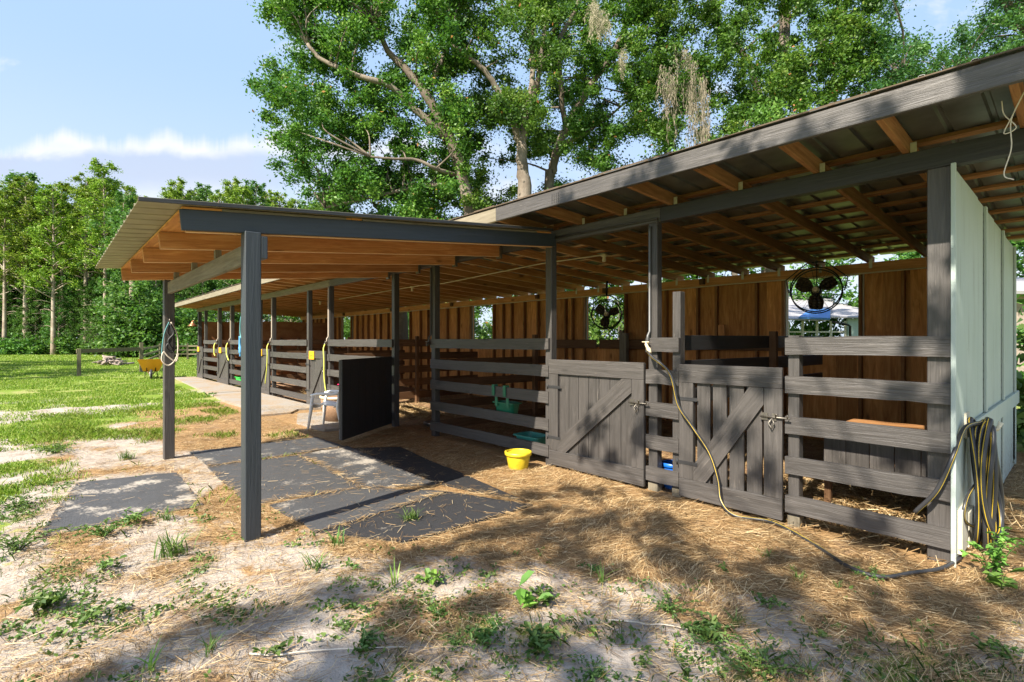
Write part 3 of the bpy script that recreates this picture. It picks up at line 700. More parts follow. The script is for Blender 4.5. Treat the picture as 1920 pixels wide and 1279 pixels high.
# ------------------------------------------------------------------ lean-to canopy
can = empty('lean_to_canopy', (-6.1, 1.2, 0), 'small pine lean-to canopy on two dark posts joined to the barn front', 'canopy')
def cz(y): return 2.285+.092*(y-.70)                    # underside of the joists
JX = [-4.285, -5.30, -6.32, -7.35, -8.36]
for k, x in enumerate(JX):
    ye = 4.52
    mb = MB()
    if k == 0:
        mb.beam((x+.004, .69, cz(.69)+.073), (x+.004, 4.53, cz(4.53)+.073), (0, 0, 1), .150, .030); mb.build('joist', NAVY, can, .004, 'slate painted outer joist')
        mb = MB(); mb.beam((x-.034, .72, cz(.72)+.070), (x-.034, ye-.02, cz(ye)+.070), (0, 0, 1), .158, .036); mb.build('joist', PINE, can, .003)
    else:
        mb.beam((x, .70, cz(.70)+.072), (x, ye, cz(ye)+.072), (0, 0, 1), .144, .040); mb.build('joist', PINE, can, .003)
        mb = MB(); mb.bx(x-.05, x+.05, ye-.02, ye+.01, cz(ye)-.03, cz(ye)+.12); mb.build('joist_hanger', STEEL, can)
ct = lambda y: cz(y)+.150
mb = MB()
for i in range(9):
    a = .70+i*.42; b_ = min(4.45, a+.415)
    mb.board((( -4.27-8.42)/2, (a+b_)/2, (ct(a)+ct(b_))/2+.008), (1, 0, 0), (0, 1, .092), (0, -.092, 1), (8.42-4.27)/2, (b_-a)/2, .008)
mb.build('roof_deck', PINEB, can)
mb = MB(); n_ = 19; xa, xb = -8.52, -4.19
for i in range(n_):
    x0, x1 = xa+(xb-xa)*i/n_, xa+(xb-xa)*(i+1)/n_; dz0 = .022
    prof = [(x0, 0), (x0+(x1-x0)*.80, 0), (x0+(x1-x0)*.86, .022), (x0+(x1-x0)*.95, .022), (x1, 0)]
    for (a, za), (b_, zb) in zip(prof, prof[1:]):
        y0, y1 = .44, 4.40; mb.quad([(a, y0, ct(y0)+dz0+za), (b_, y0, ct(y0)+dz0+zb), (b_, y1, ct(y1)+dz0+zb), (a, y1, ct(y1)+dz0+za)])
rs = mb.build('roof_sheet', TINOLIVE, can); sd = rs.modifiers.new('thick', 'SOLIDIFY'); sd.thickness = .003; sd.offset = 1
mb = MB(); mb.beam((-4.19, .44, ct(.44)+.028), (-4.19, 4.40, ct(4.40)+.028), (0, 0, 1), .028, .012); mb.build('edge_trim', PAINTD, can, .002)
for y0, y1 in ((.95, 1.9), (2.05, 4.2)):
    mb = MB(); mb.beam((-4.262, y0, ct(y0)+.004), (-4.262, y1, ct(y1)+.004), (0, 0, 1), .016, .014); mb.build('batten', GREYW, can)
for x in (-4.26, -7.90):
    mb = MB(); mb.bx(x-.06, x+.055 if x > -5 else x+.06, 1.09, 1.205, -.2, cz(1.15)-.001 if x > -5 else 2.28); mb.build('post', NAVY if x > -5 else PAINT, can, .006)
mb = MB(); mb.bx(-7.838, -4.322, 1.125, 1.165, 2.10, 2.25); mb.build('support_beam', GREYW, can, .004)
mb = MB(); mb.bx(-4.32, -4.205, 1.206, 1.25, 2.13, 2.30); mb.build('cleat', NAVY, can, .003)
for x in JX[1:4]:
    mb = MB(); mb.bx(x-.03, x+.03, 1.12, 1.17, 2.251, cz(1.15)-.001); mb.build('spacer_block', GREYW, can)
# ------------------------------------------------------------------ loose things
def spline(pts, n=8):
    """Catmull-Rom through pts"""
    P = [Vector(p) for p in pts]; P = [P[0]*2-P[1]]+P+[P[-1]*2-P[-2]]; out = []
    for i in range(1, len(P)-2):
        a, b, c, d = P[i-1:i+3]
        for k in range(n):
            t = k/n; out.append(.5*((2*b)+(c-a)*t+(2*a-5*b+4*c-d)*t*t+(3*b-a-3*c+d)*t**3))
    return out+[P[-2]]
# rubber stall mats
def rmat(poly, label, dust, h=.010, lift=.0, group='rubber mats under the canopy'):
    # subdivided sheet with slightly uneven edge
    P = [Vector((x, y, 0)) for x, y in poly]; N = 14; mb = MB()
    def q(u, v):
        p = (P[0]*(1-u)+P[1]*u)*(1-v)+(P[3]*(1-u)+P[2]*u)*v
        ed = min(u, v, 1-u, 1-v)
        e = .02*(vnoise(p.x, p.y, 4)-.5) if ed < .01 else 0
        return Vector((p.x+e, p.y+e, float(gh(p.x, p.y))*.6+h+lift+.006*(vnoise(p.x, p.y, 1.7)-.5)))
    g = [[q(i/N, j/N) for i in range(N+1)] for j in range(N+1)]
    for j in range(N):
        for i in range(N): mb.quad([g[j][i], g[j][i+1], g[j+1][i+1], g[j+1][i]], None, dust, True)
    ring = [g[0][i] for i in range(N)]+[g[j][N] for j in range(N)]+[g[N][N-i] for i in range(N)]+[g[N-j][0] for j in range(N)]
    dn = Vector((0, 0, .05))
    for a in range(len(ring)):
        p, r_ = ring[a], ring[(a+1) % len(ring)]; mb.quad([p, p-dn, r_-dn, r_], None, dust)
    o = mb.build('rubber_mat', MATM); return tag(o, label, 'rubber mat', group)
zp = lambda x, y: (onZ(x, y).x, onZ(x, y).y)
rmat([zp(350, 850), zp(720, 812+8), zp(735, 838), zp(360, 885)][::1] if False else [(-8.10, 1.42), (-8.02, 3.10), (-7.10, 3.14), (-7.10, 1.43)], 'far black rubber mat under the canopy along its outer end', .55)
rmat([(-7.08, 1.42), (-7.0, 2.44), (-5.0, 2.38), (-5.10, 1.36)], 'dusty black rubber mat beside the front canopy post', .45, .007)
rmat([(-7.0, 2.452), (-7.085, 3.18), (-4.58, 3.05), (-4.98, 2.392)], 'sunlit grey dusty rubber mat beyond the canopy post', .80, .010)
rmat([(-4.98, 1.50), (-4.97, 2.385), (-4.27, 2.96), (-4.02, 1.56)], 'ribbed black rubber mat nearest the camera', .40, .013)
rmat([(-4.01, 1.58), (-4.26, 2.97), (-3.40, 3.30), (-3.42, 1.98)], 'clean dark rubber mat at the right edge by the straw', .12, .010)
rmat([(-4.57, 3.06), (-6.9, 3.19), (-6.55, 3.72), (-3.50, 3.34)], 'long dark mat strip lying nearest the stall rails', .08, .005)
rmat([(-7.15, .22), (-7.02, 1.10), (-5.42, 1.06), (-5.36, -.08)], 'loose mat half buried in sand left of the canopy', .74, .002)

# buckets and tubs
def pail(name, c, r0, r1, h, m_, label, cat='bucket', sx=1., sy=1., rz_=0, group=None, handle=True, lipm=None, tw=.006):
    e = empty(name, c, label, cat, group)
    mb = MB(); mb.lathe([(.001, .004), (r0*.96, .004), (r0, .012), (r1, h-.03), (r1, h-.012), (r1-tw, h-.012), (r0-tw, .016), (.001, .016)], c, 28, sx, sy); mb.build('body', m_, e)
    mb = MB(); mb.lathe([(r1+.001, h-.045), (r1+.014, h-.038), (r1+.016, h), (r1-.004, h+.004), (r1-.007, h-.01)], c, 28, sx, sy); mb.build('rim', lipm or m_, e)
    if handle:
        mb = MB(); mb.tube([(c[0]-(r1+.012)*math.cos(a)*sx, c[1]+.25*r1*math.sin(a)-r1*.55*math.sin(a), c[2]+h-.02-r1*.28*math.sin(a)) for a in np.linspace(0, math.pi, 13)], .004, 6); mb.build('handle', STEEL, e)
    return e
pail('bucket', G(-4.50, 4.13), .115, .145, .205, YELLOW, 'yellow bucket standing on straw in front of the rails')
yb_ = [o_ for o_ in COL.objects if o_.name == 'bucket'][0]
mb = MB(); mb.lathe([(.13, .150), (.09, .158), (.04, .150), (.001, .155)], yb_.location, 24); mb.build('feed', BROWNC, yb_)
pail('bowl', G(-7.72, 5.02), .09, .13, .085, BOWL, 'small metal bowl on the straw by the open stall', 'bowl', handle=False)
pail('bucket', G(-2.86, 4.78), .085, .10, .27, BLUE, 'blue bucket behind the narrow rail section between the gates')
def trough(name, c, L, Wd, h, m_, label, cat, rot=0, lip=.02):
    e = empty(name, c, label, cat, None)
    mb = MB(); ca, sa_ = math.cos(rot), math.sin(rot)
    def rr(l, w2, z, rad=.06, k=5):
        out = []
        for sxx, syy, a0 in ((1, 1, 0), (-1, 1, 90), (-1, -1, 180), (1, -1, 270)):
            for i in range(k):
                a = R(a0+90*i/(k-1)); x = sxx*(l-rad)+rad*math.cos(a); y = syy*(w2-rad)+rad*math.sin(a)
                out.append(Vector((c[0]+x*ca-y*sa_, c[1]+x*sa_+y*ca, c[2]+z)))
        return out
    rings = [rr(L*.82, Wd*.8, 0), rr(L*.97, Wd*.96, h-.02), rr(L+lip, Wd+lip, h-.015), rr(L+lip, Wd+lip, h), rr(L*.95, Wd*.94, h), rr(L*.8, Wd*.78, .015)]
    n_ = len(rings[0])
    for a, b_ in zip(rings, rings[1:]):
        for i in range(n_): mb.quad([a[i], a[(i+1) % n_], b_[(i+1) % n_], b_[i]], None, .5)
    mb.quad(list(reversed(rings[0])), None, .5); mb.quad(rings[-1], None, .5)
    mb.build('tub', m_, e); return e
t = trough('feed_tub', Vector((-4.92, 4.78, .06)), .22, .15, .20, TEAL, 'teal feed tub on the ground behind the lowest rail', 'feed tub')
t = trough('hanging_feeder', Vector((-5.30, 4.66, .50)), .19, .10, .17, GREENP, 'dark green feeder hooked over a rail by two straps', 'feeder')
for dx_ in (-.13, .10):
    mb = MB(); x = -5.26+dx_; mb.bx(x-.026, x+.026, YF-.054, YF-.044, .765, .900); mb.bx(x-.026, x+.026, YF-.054, YF+.012, .9005, .910); mb.bx(x-.026, x+.026, YF+.002, YF+.012, .62, .900); mb.build('hook', GREENP, t)
trough('feed_tub', Vector((-10.35, 4.70, .42)), .28, .14, .17, PINK, 'bright pink feed tub behind the rails beside the chair', 'feed tub')
trough('feed_tub', Vector((-18.6, 4.74, .10)), .30, .15, .22, LIME, 'bright green tub behind the rails of a far stall', 'feed tub')

# main hose from the tap to the coil
hp = [(-2.915, 4.425, 1.425), (-2.86, 4.38, 1.36)]
for px, py, y in ((1256, 700, 4.36), (1272, 760, 4.38), (1298, 800, 4.40), (1330, 850, 4.42), (1346, 900, 4.42), (1352, 940, 4.38)): hp.append(tuple(onY(px, py, y)))
for px, py in ((1378, 966), (1450, 978), (1530, 1022), (1590, 1062), (1650, 1083), (1710, 1074), (1765, 1066), (1800, 1047)): q = onZ(px, py, .02); hp.append((q.x, q.y, float(gh(q.x, q.y))+.03))
mb = MB(); mb.tube(spline(hp, 10), .0135, 10); h_ = mb.build('garden_hose', HOSE); tag(h_, 'black and yellow hose running from the post tap across the straw', 'hose')
mb = MB(); mb.tube([hp[0], (-2.895, 4.41, 1.405), (-2.875, 4.395, 1.38)], [.021, .021, .015], 10); mb.build('hose_fitting', CREAM, h_)
# coil on its hook on the end wall
ce = empty('hose_coil', (-.5, 4.97, .86), 'thick coil of black and yellow hose hung on the mint end wall', 'hose')
hx0 = XR+.06
for k in range(10):
    xo = hx0+.012+.021*(k % 5)+.01*random.random(); cy = 4.97+(random.random()-.5)*.12; wd = .10+.17*random.random(); zb = .02+.16*random.random()
    top = .90+.02*(k % 3)
    pts = []
    for a in np.linspace(0, 2*math.pi, 26, endpoint=False):
        zz = (top+zb)/2+(top-zb)/2*math.cos(a); yy = cy+wd*math.sin(a)*(1.15-.35*math.cos(a))*(1 if math.sin(a) > 0 else .8)
        pts.append((xo+.02*math.sin(a*2+k)+.03*(1-math.cos(a))*.5, yy, zz))
    pts.append(pts[0]); mb = MB(); mb.tube(spline(pts, 3), .0175, 8, False); mb.build('loop', HOSE, ce)
mb = MB(); mb.tube(spline([(hx0+.05, 4.94, .92), (hx0-.01, 4.68, .90), (-.60, 4.46, .74), (-.68, 4.43, .50), (-.80, 4.44, .32)], 10), .0155, 8); mb.build('loose_end', HOSE, ce)
mb = MB(); mb.tube(spline([(hx0+.03, 5.0, .5), (hx0, 4.7, .42), (hx0-.01, 4.66, .28), (hx0+.02, 4.95, .16), (hx0+.04, 5.1, .10)], 8), .011, 8); mb.build('loose_end', HOSE, ce)
mb = MB(); mb.tube([(XR+.02, 4.97, .88), (XR+.19, 4.97, .88), (XR+.21, 4.97, .93)], .016, 8); mb.bx(XR+.0225, XR+.035, 4.90, 5.04, .80, .98); mb.build('hook', CREAMW, ce)
# short yellow-green hoses on the far taps
for k, (si, zb, sway) in enumerate(((2, .25, .25), (3, .34, -.12), (4, .86, .35), (5, .98, .2))):
    x, y = SPIG[si]; x += .045; y -= .06
    mb = MB(); mb.tube(spline([(x, y, 1.43), (x+.05, y-.05, 1.33), (x+.10, y-.06, 1.1 if zb < .8 else 1.2), (x+.07+sway*.2, y-.06, (1.1+zb)/2 if zb < .8 else 1.05), (x+sway, y-.05, zb)], 8), .014 if si < 4 else .018, 8)
    tag(mb.build('short_hose', LIMEHOSE), ['yellow green hose hanging from the tap behind the white chair', 'yellow green hose hanging from the tap right of the front canopy post', 'short bent yellow hose on the tap just left of the front canopy post', 'short yellow hose on the tap of the farthest stalls'][k], 'hose', 'yellow hoses hanging from stall taps')

# white chair, basket, leather bag
def chair(c, rot):
    e = empty('garden_chair', c, 'white plastic garden chair standing on concrete beside the open gate', 'chair'); ca, sa_ = math.cos(rot), math.sin(rot)
    T = lambda x, y, z: Vector((c[0]+x*ca-y*sa_, c[1]+x*sa_+y*ca, c[2]+z))
    def strip(rows, th, name):
        mb = MB(); 
        for a, b_ in zip(rows, rows[1:]):
            for i in range(len(a)-1): mb.quad([T(*a[i]), T(*a[i+1]), T(*b_[i+1]), T(*b_[i])], None, .5, True)
        o = mb.build(name, WHITEP, e); bm = bmesh.new(); bm.from_mesh(o.data); bmesh.ops.remove_doubles(bm, verts=bm.verts, dist=.0005); bm.to_mesh(o.data); bm.free()
        s_ = o.modifiers.new('t', 'SOLIDIFY'); s_.thickness = th; s_.offset = 0; return o
    xs = np.linspace(-.22, .22, 7)
    strip([[(x, y, z+.03*(abs(x)/.22)**2) for x in xs] for y, z in ((-.24, .33), (-.225, .375), (-.17, .392), (0, .372), (.18, .358), (.22, .37))], .012, 'seat')
    strip([[(x*(1-.12*k), .20+.05*k+.02*k*k-.05*(x/.22)**2, .36+.13*k) for x in xs] for k in range(5)], .012, 'backrest')
    for s_ in (-1, 1):
        mb = MB(); mb.tube([T(s_*.27, -.27, .0), T(s_*.245, -.23, .34), T(s_*.25, -.20, .56)], [.020, .032, .022], 8); mb.build('leg', WHITEP, e)
        mb = MB(); mb.tube([T(s_*.25, .30, .0), T(s_*.225, .22, .36), T(s_*.22, .24, .58)], [.020, .030, .02], 8); mb.build('leg', WHITEP, e)
        mb = MB(); mb.tube(spline([T(s_*.25, -.23, .555), T(s_*.262, -.1, .585), T(s_*.25, .12, .585), T(s_*.225, .25, .60)], 5), .024, 8); mb.build('armrest', WHITEP, e)
    return e
chair(Vector((-8.62, 3.58, .035)), R(-48))
e = empty('laundry_basket', (-9.35, 3.98, .035), 'brown woven basket on the concrete behind the white chair', 'basket')
mb = MB(); mb.lathe([(.001, .0), (.24, 0), (.29, .42), (.275, .42), (.23, .02), (.001, .02)], (-9.35, 3.98, .036), 28, 1.25, .9); mb.build('body', WOVEN, e)
mb = MB(); mb.lathe([(.285, .40), (.305, .41), (.305, .45), (.275, .45)], (-9.35, 3.98, .036), 28, 1.25, .9); mb.build('rim', CREAM, e)
mb = MB(); mb.lathe([(.001, -.06), (.05, -.055), (.085, 0), (.07, .05), (.03, .07), (.001, .072)], (-8.45, 3.70, .465), 14, 1.2, .8); tag(mb.build('leather_pouch', BROWNC), 'small brown leather pouch on the seat of the white chair', 'pouch')

# wheelbarrow seen nose-on
wb = empty('wheelbarrow', (-25.1, 3.05, 0), 'yellow orange wheelbarrow standing on the lawn beyond the canopy', 'wheelbarrow')
F_ = Vector((.99, -.12, 0)); Sd = Vector((.12, .99, 0)); O_ = Vector((-25.1, 3.05, 0))
T = lambda f, s_, z: O_+F_*f+Sd*s_+Vector((0, 0, z))
mb = MB()
def rect(f0, f1, s_, z0, z1): return [T(f0, -s_, z0), T(f1, -s_, z1), T(f1, s_, z1), T(f0, s_, z0)]
r0 = rect(-.35, .12, .26, .28, .30); r1 = rect(-.55, .42, .45, .70, .78); r2 = rect(-.52, .39, .43, .70, .78); r3 = rect(-.33, .10, .24, .30, .32)
for a, b_ in ((r0, r1), (r1, r2), (r2, r3)):
    for i in range(4): mb.quad([a[i], a[(i+1) % 4], b_[(i+1) % 4], b_[i]], None, .5)
mb.quad(r0, None, .5); mb.quad(r3, None, .5); mb.build('tray', ORANGE, wb)
for s_ in (-.1, .1):
    mb = MB(); mb.tube([T(.45, s_*.6, .20), T(.30, s_, .28), T(-.4, s_*2.2, .30), T(-1.1, s_*2.9, .62)], .02, 6); mb.build('handle', OLD, wb)
    mb = MB(); mb.tube([T(.22, s_*1.6, .55), T(.16, s_*1.4, .30)], .018, 6); mb.build('brace', BLACKM, wb)
    mb = MB(); mb.tube([T(-.3, s_*2, .28), T(-.42, s_*2.1, 0), ], .016, 6); mb.build('leg', STEEL, wb)
mb = MB(); ring = [T(.45+.15*math.cos(a), 0, .19+.15*math.sin(a)) for a in np.linspace(0, 2*math.pi, 20)]; mb.tube(ring, .042, 8, False); wh = mb.build('wheel', RUBBERT, wb)
mb = MB(); mb.tube([T(.45, -.05, .19), T(.45, .05, .19)], .10, 14); mb.build('hub', WHITEP, wh)
# brush pile
bp = empty('brush_pile', (-39.9, 2.8, 0), 'low heap of cut branches lying on the far lawn', 'brush pile')
mb = MB()
for k in range(44):
    a, r_ = random.random()*6.28, .85*random.random()**.7; c_ = Vector((-39.9+r_*.6*math.cos(a), 2.8+r_*math.sin(a), .05+.42*(1-r_/.85)))
    d = Vector((random.gauss(0, 1), random.gauss(0, 1), random.gauss(0, .35))).normalized()*(.18+.3*random.random()); mb.tube([c_-d, c_+d*.2+Vector((0, 0, .05)), c_+d], [.06, .05, .02], 6, jit=.3)
mb.build('branches', STONE, bp); bp.children[0]['kind'] = 'stuff'

# halter and lead ropes
he = empty('halter', (-7.9, 1.08, 1.75), 'black halter and pale rope hung on the far canopy post', 'halter')
HX, HY = -7.838, 1.147
HP = lambda v, o, z: (HX+o, HY+v, z)
mb = MB(); mb.tube([HP(0, -.004, 1.74), HP(0, .02, 1.75), HP(0, .03, 1.78)], .01, 6); mb.build('hook', STEEL, he)
mb = MB()
mb.tube(spline([HP(0, .02, 1.73), HP(-.03, .03, 1.62), HP(.01, .035, 1.52), HP(-.04, .03, 1.42), HP(.03, .03, 1.36), HP(.05, .03, 1.5), HP(.02, .03, 1.65), HP(0, .02, 1.73)], 6), .015, 6)
mb.tube(spline([HP(0, .04, 1.72), HP(.04, .045, 1.6), HP(-.02, .045, 1.5), HP(.03, .045, 1.38)], 6), .013, 6); mb.build('webbing', LEATHER, he)
mb = MB(); mb.tube(spline([HP(.01, .03, 1.74), HP(.07, .04, 1.60), HP(.085, .045, 1.42), HP(.06, .045, 1.27), HP(-.02, .05, 1.19), HP(-.09, .05, 1.26), HP(-.07, .045, 1.36), HP(-.02, .05, 1.30), HP(.06, .05, 1.24), HP(.09, .045, 1.34)], 8), .008, 7); mb.build('lead_rope', ROPE, he)
mb = MB(); mb.tube(spline([HP(-.01, .03, 1.74), HP(-.06, .035, 1.60), HP(-.085, .035, 1.4), HP(-.085, .035, 1.26)], 8), .007, 6); mb.build('cord', TEALROPE, he)
h2 = empty('halter', (-17.4, 4.47, 1.95), 'blue and teal halter hanging by the front canopy post', 'halter')
for px in (0,):
    x, y = -17.55, YF-.06; zt = 2.66
    mb = MB(); mb.tube(spline([(x, YF+.03, zt), (x, y, 2.5), (x-.05, y, 2.35), (x-.25, y-.02, 1.9), (x-.30, y-.02, 1.55), (x-.12, y-.02, 1.25), (x+.05, y-.02, 1.1)], 8), .016, 6); mb.build('cord', LEATHER, h2)
    mb = MB(); mb.tube(spline([(x, y-.01, 2.45), (x-.10, y-.03, 2.1), (x-.12, y-.03, 1.75), (x+.02, y-.03, 1.6), (x+.06, y-.03, 2.0), (x, y-.02, 2.45)], 8), .022, 6); mb.build('strap', TEALROPE, h2)
    mb = MB(); mb.tube(spline([(x-.10, y-.04, 1.65), (x-.12, y-.04, 1.4), (x-.06, y-.04, 1.2), (x-.08, y-.04, 1.02)], 6), [.04]*9+[.055]*6+[.03]*4, 7); mb.build('lead_rope', BLUEROPE, h2)
mb = MB(); q = onY(1892, 190, 4.02)
k_ = [Vector((q.x-.03, 4.02, 2.86)), Vector((q.x-.02, 4.02, 2.78)), Vector((q.x+.03, 4.01, 2.69)), Vector((q.x-.02, 4.01, 2.67)), Vector((q.x+.01, 4.01, 2.75)), Vector((q.x+.07, 4.02, 2.90)), Vector((q.x+.01, 4.01, 2.74)), Vector((q.x+.01, 4.01, 2.58)), Vector((q.x-.02, 4.01, 2.44)), Vector((q.x+.02, 4.01, 2.40))]
mb.tube(spline(k_, 6), .003, 6); tag(mb.build('hanging_string', ROPE), 'pale knotted string hanging from the near roof edge', 'string')

# fans
def fan(c, rad, rot, ph, label, top):
    e = empty('stall_fan', c, label, 'fan', 'fans hung at the stall windows'); c = Vector(c)
    M_ = Matrix.Rotation(rot, 3, 'Z') @ Matrix.Rotation(R(-8), 3, 'X'); T = lambda x, y, z: c+M_ @ Vector((x, y, z))
    for yy, r_, th in ((-.07, rad, .010), (.07, rad, .010), (-.10, rad*.55, .004), (-.105, rad*.28, .004)):
        mb = MB(); mb.tube([T(r_*math.cos(a), yy, r_*math.sin(a)) for a in np.linspace(0, 2*math.pi, 37)], th, 6, False); mb.build('guard_ring', BLACKM, e)
    mb = MB()
    for k in range(18):
        a = 2*math.pi*k/18; ca, sa_ = math.cos(a), math.sin(a)
        mb.tube([T(.05*ca, -.115, .05*sa_), T(rad*.6*ca, -.105, rad*.6*sa_), T(rad*ca, -.07, rad*sa_)], .0022, 4)
        mb.tube([T(rad*ca, -.07, rad*sa_), T(rad*ca, .07, rad*sa_)], .0025, 4); mb.tube([T(.06*ca, .12, .06*sa_), T(rad*ca, .07, rad*sa_)], .0022, 4)
    mb.build('guard_wires', BLACKM, e)
    for k in range(3):
        a0 = ph+2*math.pi*k/3; mb = MB(); rows = []
        for i in range(7):
            t = i/6; r_ = rad*(.12+.76*t); hw = R(16+22*math.sin(math.pi*min(1, t*1.05)**.8)*(1.05-t*.3)); rows.append([T(r_*math.cos(a0+s_*hw), s_*.04, r_*math.sin(a0+s_*hw)) for s_ in (-1, -.4, .3, 1)])
        for a, b_ in zip(rows, rows[1:]):
            for i in range(3): mb.quad([a[i], a[i+1], b_[i+1], b_[i]], None, .5, True)
        o_ = mb.build('blade', BLADE, e); sd = o_.modifiers.new('t', 'SOLIDIFY'); sd.thickness = .004
    mb = MB(); mb.tube([T(0, -.12, 0), T(0, -.06, 0), T(0, -.02, 0)], [.03, .045, .05], 14); mb.build('hub', CREAM, e)
    mb = MB(); mb.tube([T(0, -.015, 0), T(0, .05, 0), T(0, .16, 0), T(0, .17, 0)], [.06, .075, .07, .02], 14); mb.build('motor', BLACKM, e)
    mb = MB(); s1 = rad*1.07
    mb.tube([T(-s1, 0, -.02), T(-s1*1.12, 0, .16*rad/.3), T(-s1*.35, .02, rad*1.28), T(0, .02, rad*1.32), T(s1*.35, .02, rad*1.28), T(s1*1.12, 0, .16*rad/.3), T(s1, 0, -.02)], .009, 6)
    mb.tube([T(0, .02, rad*1.30), Vector((c.x, c.y+.02, top))], .02, 8); mb.tube([T(0, .10, 0), T(0, .12, rad*.9), T(0, .03, rad*1.3)], .008, 6); mb.build('bracket', BLACKM, e)
fc_ = atD(1137, 590, 9.9); fan((fc_.x, fc_.y, fc_.z), .28, R(34), R(20), 'smaller black three blade fan hanging in the window behind the left gate', rz(8.1))
fc_ = atD(1530, 545, 7.5); fan((fc_.x, fc_.y, fc_.z), .325, R(14), R(150), 'larger black fan hanging in the rightmost stall window', rz(8.1))

# ------------------------------------------------------------------ fences, far buildings
def fpost(x, y, h, e, r_=.06): mb = MB(); mb.bx(x-r_, x+r_, y-r_, y+r_, -.2, h); return mb.build('post', FENCEW, e, .01)
fe = empty('rail_fence', (-28.7, .95, 0), 'wooden fence of one thick top rail crossing the lawn beyond the canopy', 'fence')
A = Vector((-28.7, .95, 0)); Bp = onZ(265, 699); Bp.z = 0
fpost(A.x, A.y, 1.17, fe, .07); fpost(Bp.x, Bp.y, 1.42, fe, .075)
d = (Bp-A).normalized(); mb = MB(); mb.beam(A+Vector((0, 0, 1.07))-d*.1, Bp+Vector((0, 0, 1.12)), (0, 0, 1), .17, .05); mb.build('rail', FENCEW, fe)
f2 = empty('rail_fence', (-34, 6, 0), 'far wooden fence of three thin rails running behind the barn', 'fence')
P2 = [Bp, onZ(300, 676), onZ(352, 675), Vector((-40, 14, 0))]
for a, b_ in zip(P2, P2[1:]):
    a = Vector((a.x, a.y, 0)); b_ = Vector((b_.x, b_.y, 0))
    fpost(b_.x, b_.y, 1.3, f2)
    for z in (.45, .78, 1.10):
        mb = MB(); mb.beam(a+Vector((0, 0, z)), b_+Vector((0, 0, z+.03*random.random())), (0, 0, 1), .11, .04); mb.build('rail', FENCEW, f2)
# house seen through the near window
hs = empty('house', (-10.5, 33, 0), 'pale green house with grey and blue roofs seen through the rightmost window', 'house')
RTv, FWv = RT, FW
def Lc(px, D, z): p = EYE+FWv*D+RTv*((px-960)/FPX*D); return Vector((p.x, p.y, z))
def slab(pts, th, name, m_, par):
    mb = MB(); P = [Vector(p) for p in pts]; nrm = (P[1]-P[0]).cross(P[2]-P[0]).normalized()*th
    Q = [p+nrm for p in P]; mb.quad(P, None, .5); mb.quad(list(reversed(Q)), None, .5)
    for i in range(len(P)):
        j = (i+1) % len(P); mb.quad([P[j], P[i], Q[i], Q[j]], None, .5)
    return mb.build(name, m_, par)
slab([Lc(1420, 27, 2.62), Lc(1555, 27, 2.55), Lc(1565, 38, 4.9), Lc(1440, 38, 4.9)], .08, 'roof', ROOFG, hs)
slab([Lc(1497, 26.9, 2.66), Lc(1556, 26.9, 2.6), Lc(1556, 30, 3.28), Lc(1520, 30, 3.28)], .10, 'roof_sheet', ROOFB, hs)
slab([Lc(1552, 28, 2.75), Lc(1690, 28, 2.70), Lc(1650, 36, 3.6), Lc(1552, 36, 4.2)], .08, 'roof', ROOFG, hs)
slab([Lc(1587, 28.4, 0), Lc(1700, 28.4, 0), Lc(1700, 28.4, 2.72), Lc(1587, 28.4, 2.72)], .1, 'wall', HOUSEG, hs)
slab([Lc(1430, 33, 0), Lc(1587, 31, 0), Lc(1587, 31, 1.2), Lc(1430, 33, 1.2)], .1, 'porch_wall', DARKIN, hs)
for px in (1478, 1505, 1532, 1558, 1585):
    mb = MB(); p = Lc(px, 28.3, 0); mb.bx(p.x-.05, p.x+.05, p.y-.05, p.y+.05, 0, 2.6); mb.build('porch_post', CREAMW, hs)
for z in (1.0, 2.0): mb = MB(); mb.beam(Lc(1440, 28.3, z), Lc(1586, 28.3, z), (0, 0, 1), .07, .05); mb.build('porch_rail', CREAMW, hs)
mb = MB(); mb.tube([Lc(1560, 28.2, 2.55), Lc(1590, 28.1, 2.38), Lc(1594, 28.1, 2.3), Lc(1594, 28.1, .1)], .06, 8); mb.build('downspout', BLACKM, hs)
sh = empty('outbuilding', (1, 22, 0), 'grey roofed outbuilding behind shrubs at the right edge', 'outbuilding')
slab([Lc(1860, 17, 3.05), Lc(2150, 17, 3.05), Lc(2150, 22, 4.1), Lc(1860, 22, 4.1)], .1, 'roof', ROOFG, sh)
slab([Lc(1880, 17.6, 0), Lc(2130, 17.6, 0), Lc(2130, 17.6, 3.1), Lc(1880, 17.6, 3.1)], .1, 'wall', STONE, sh)
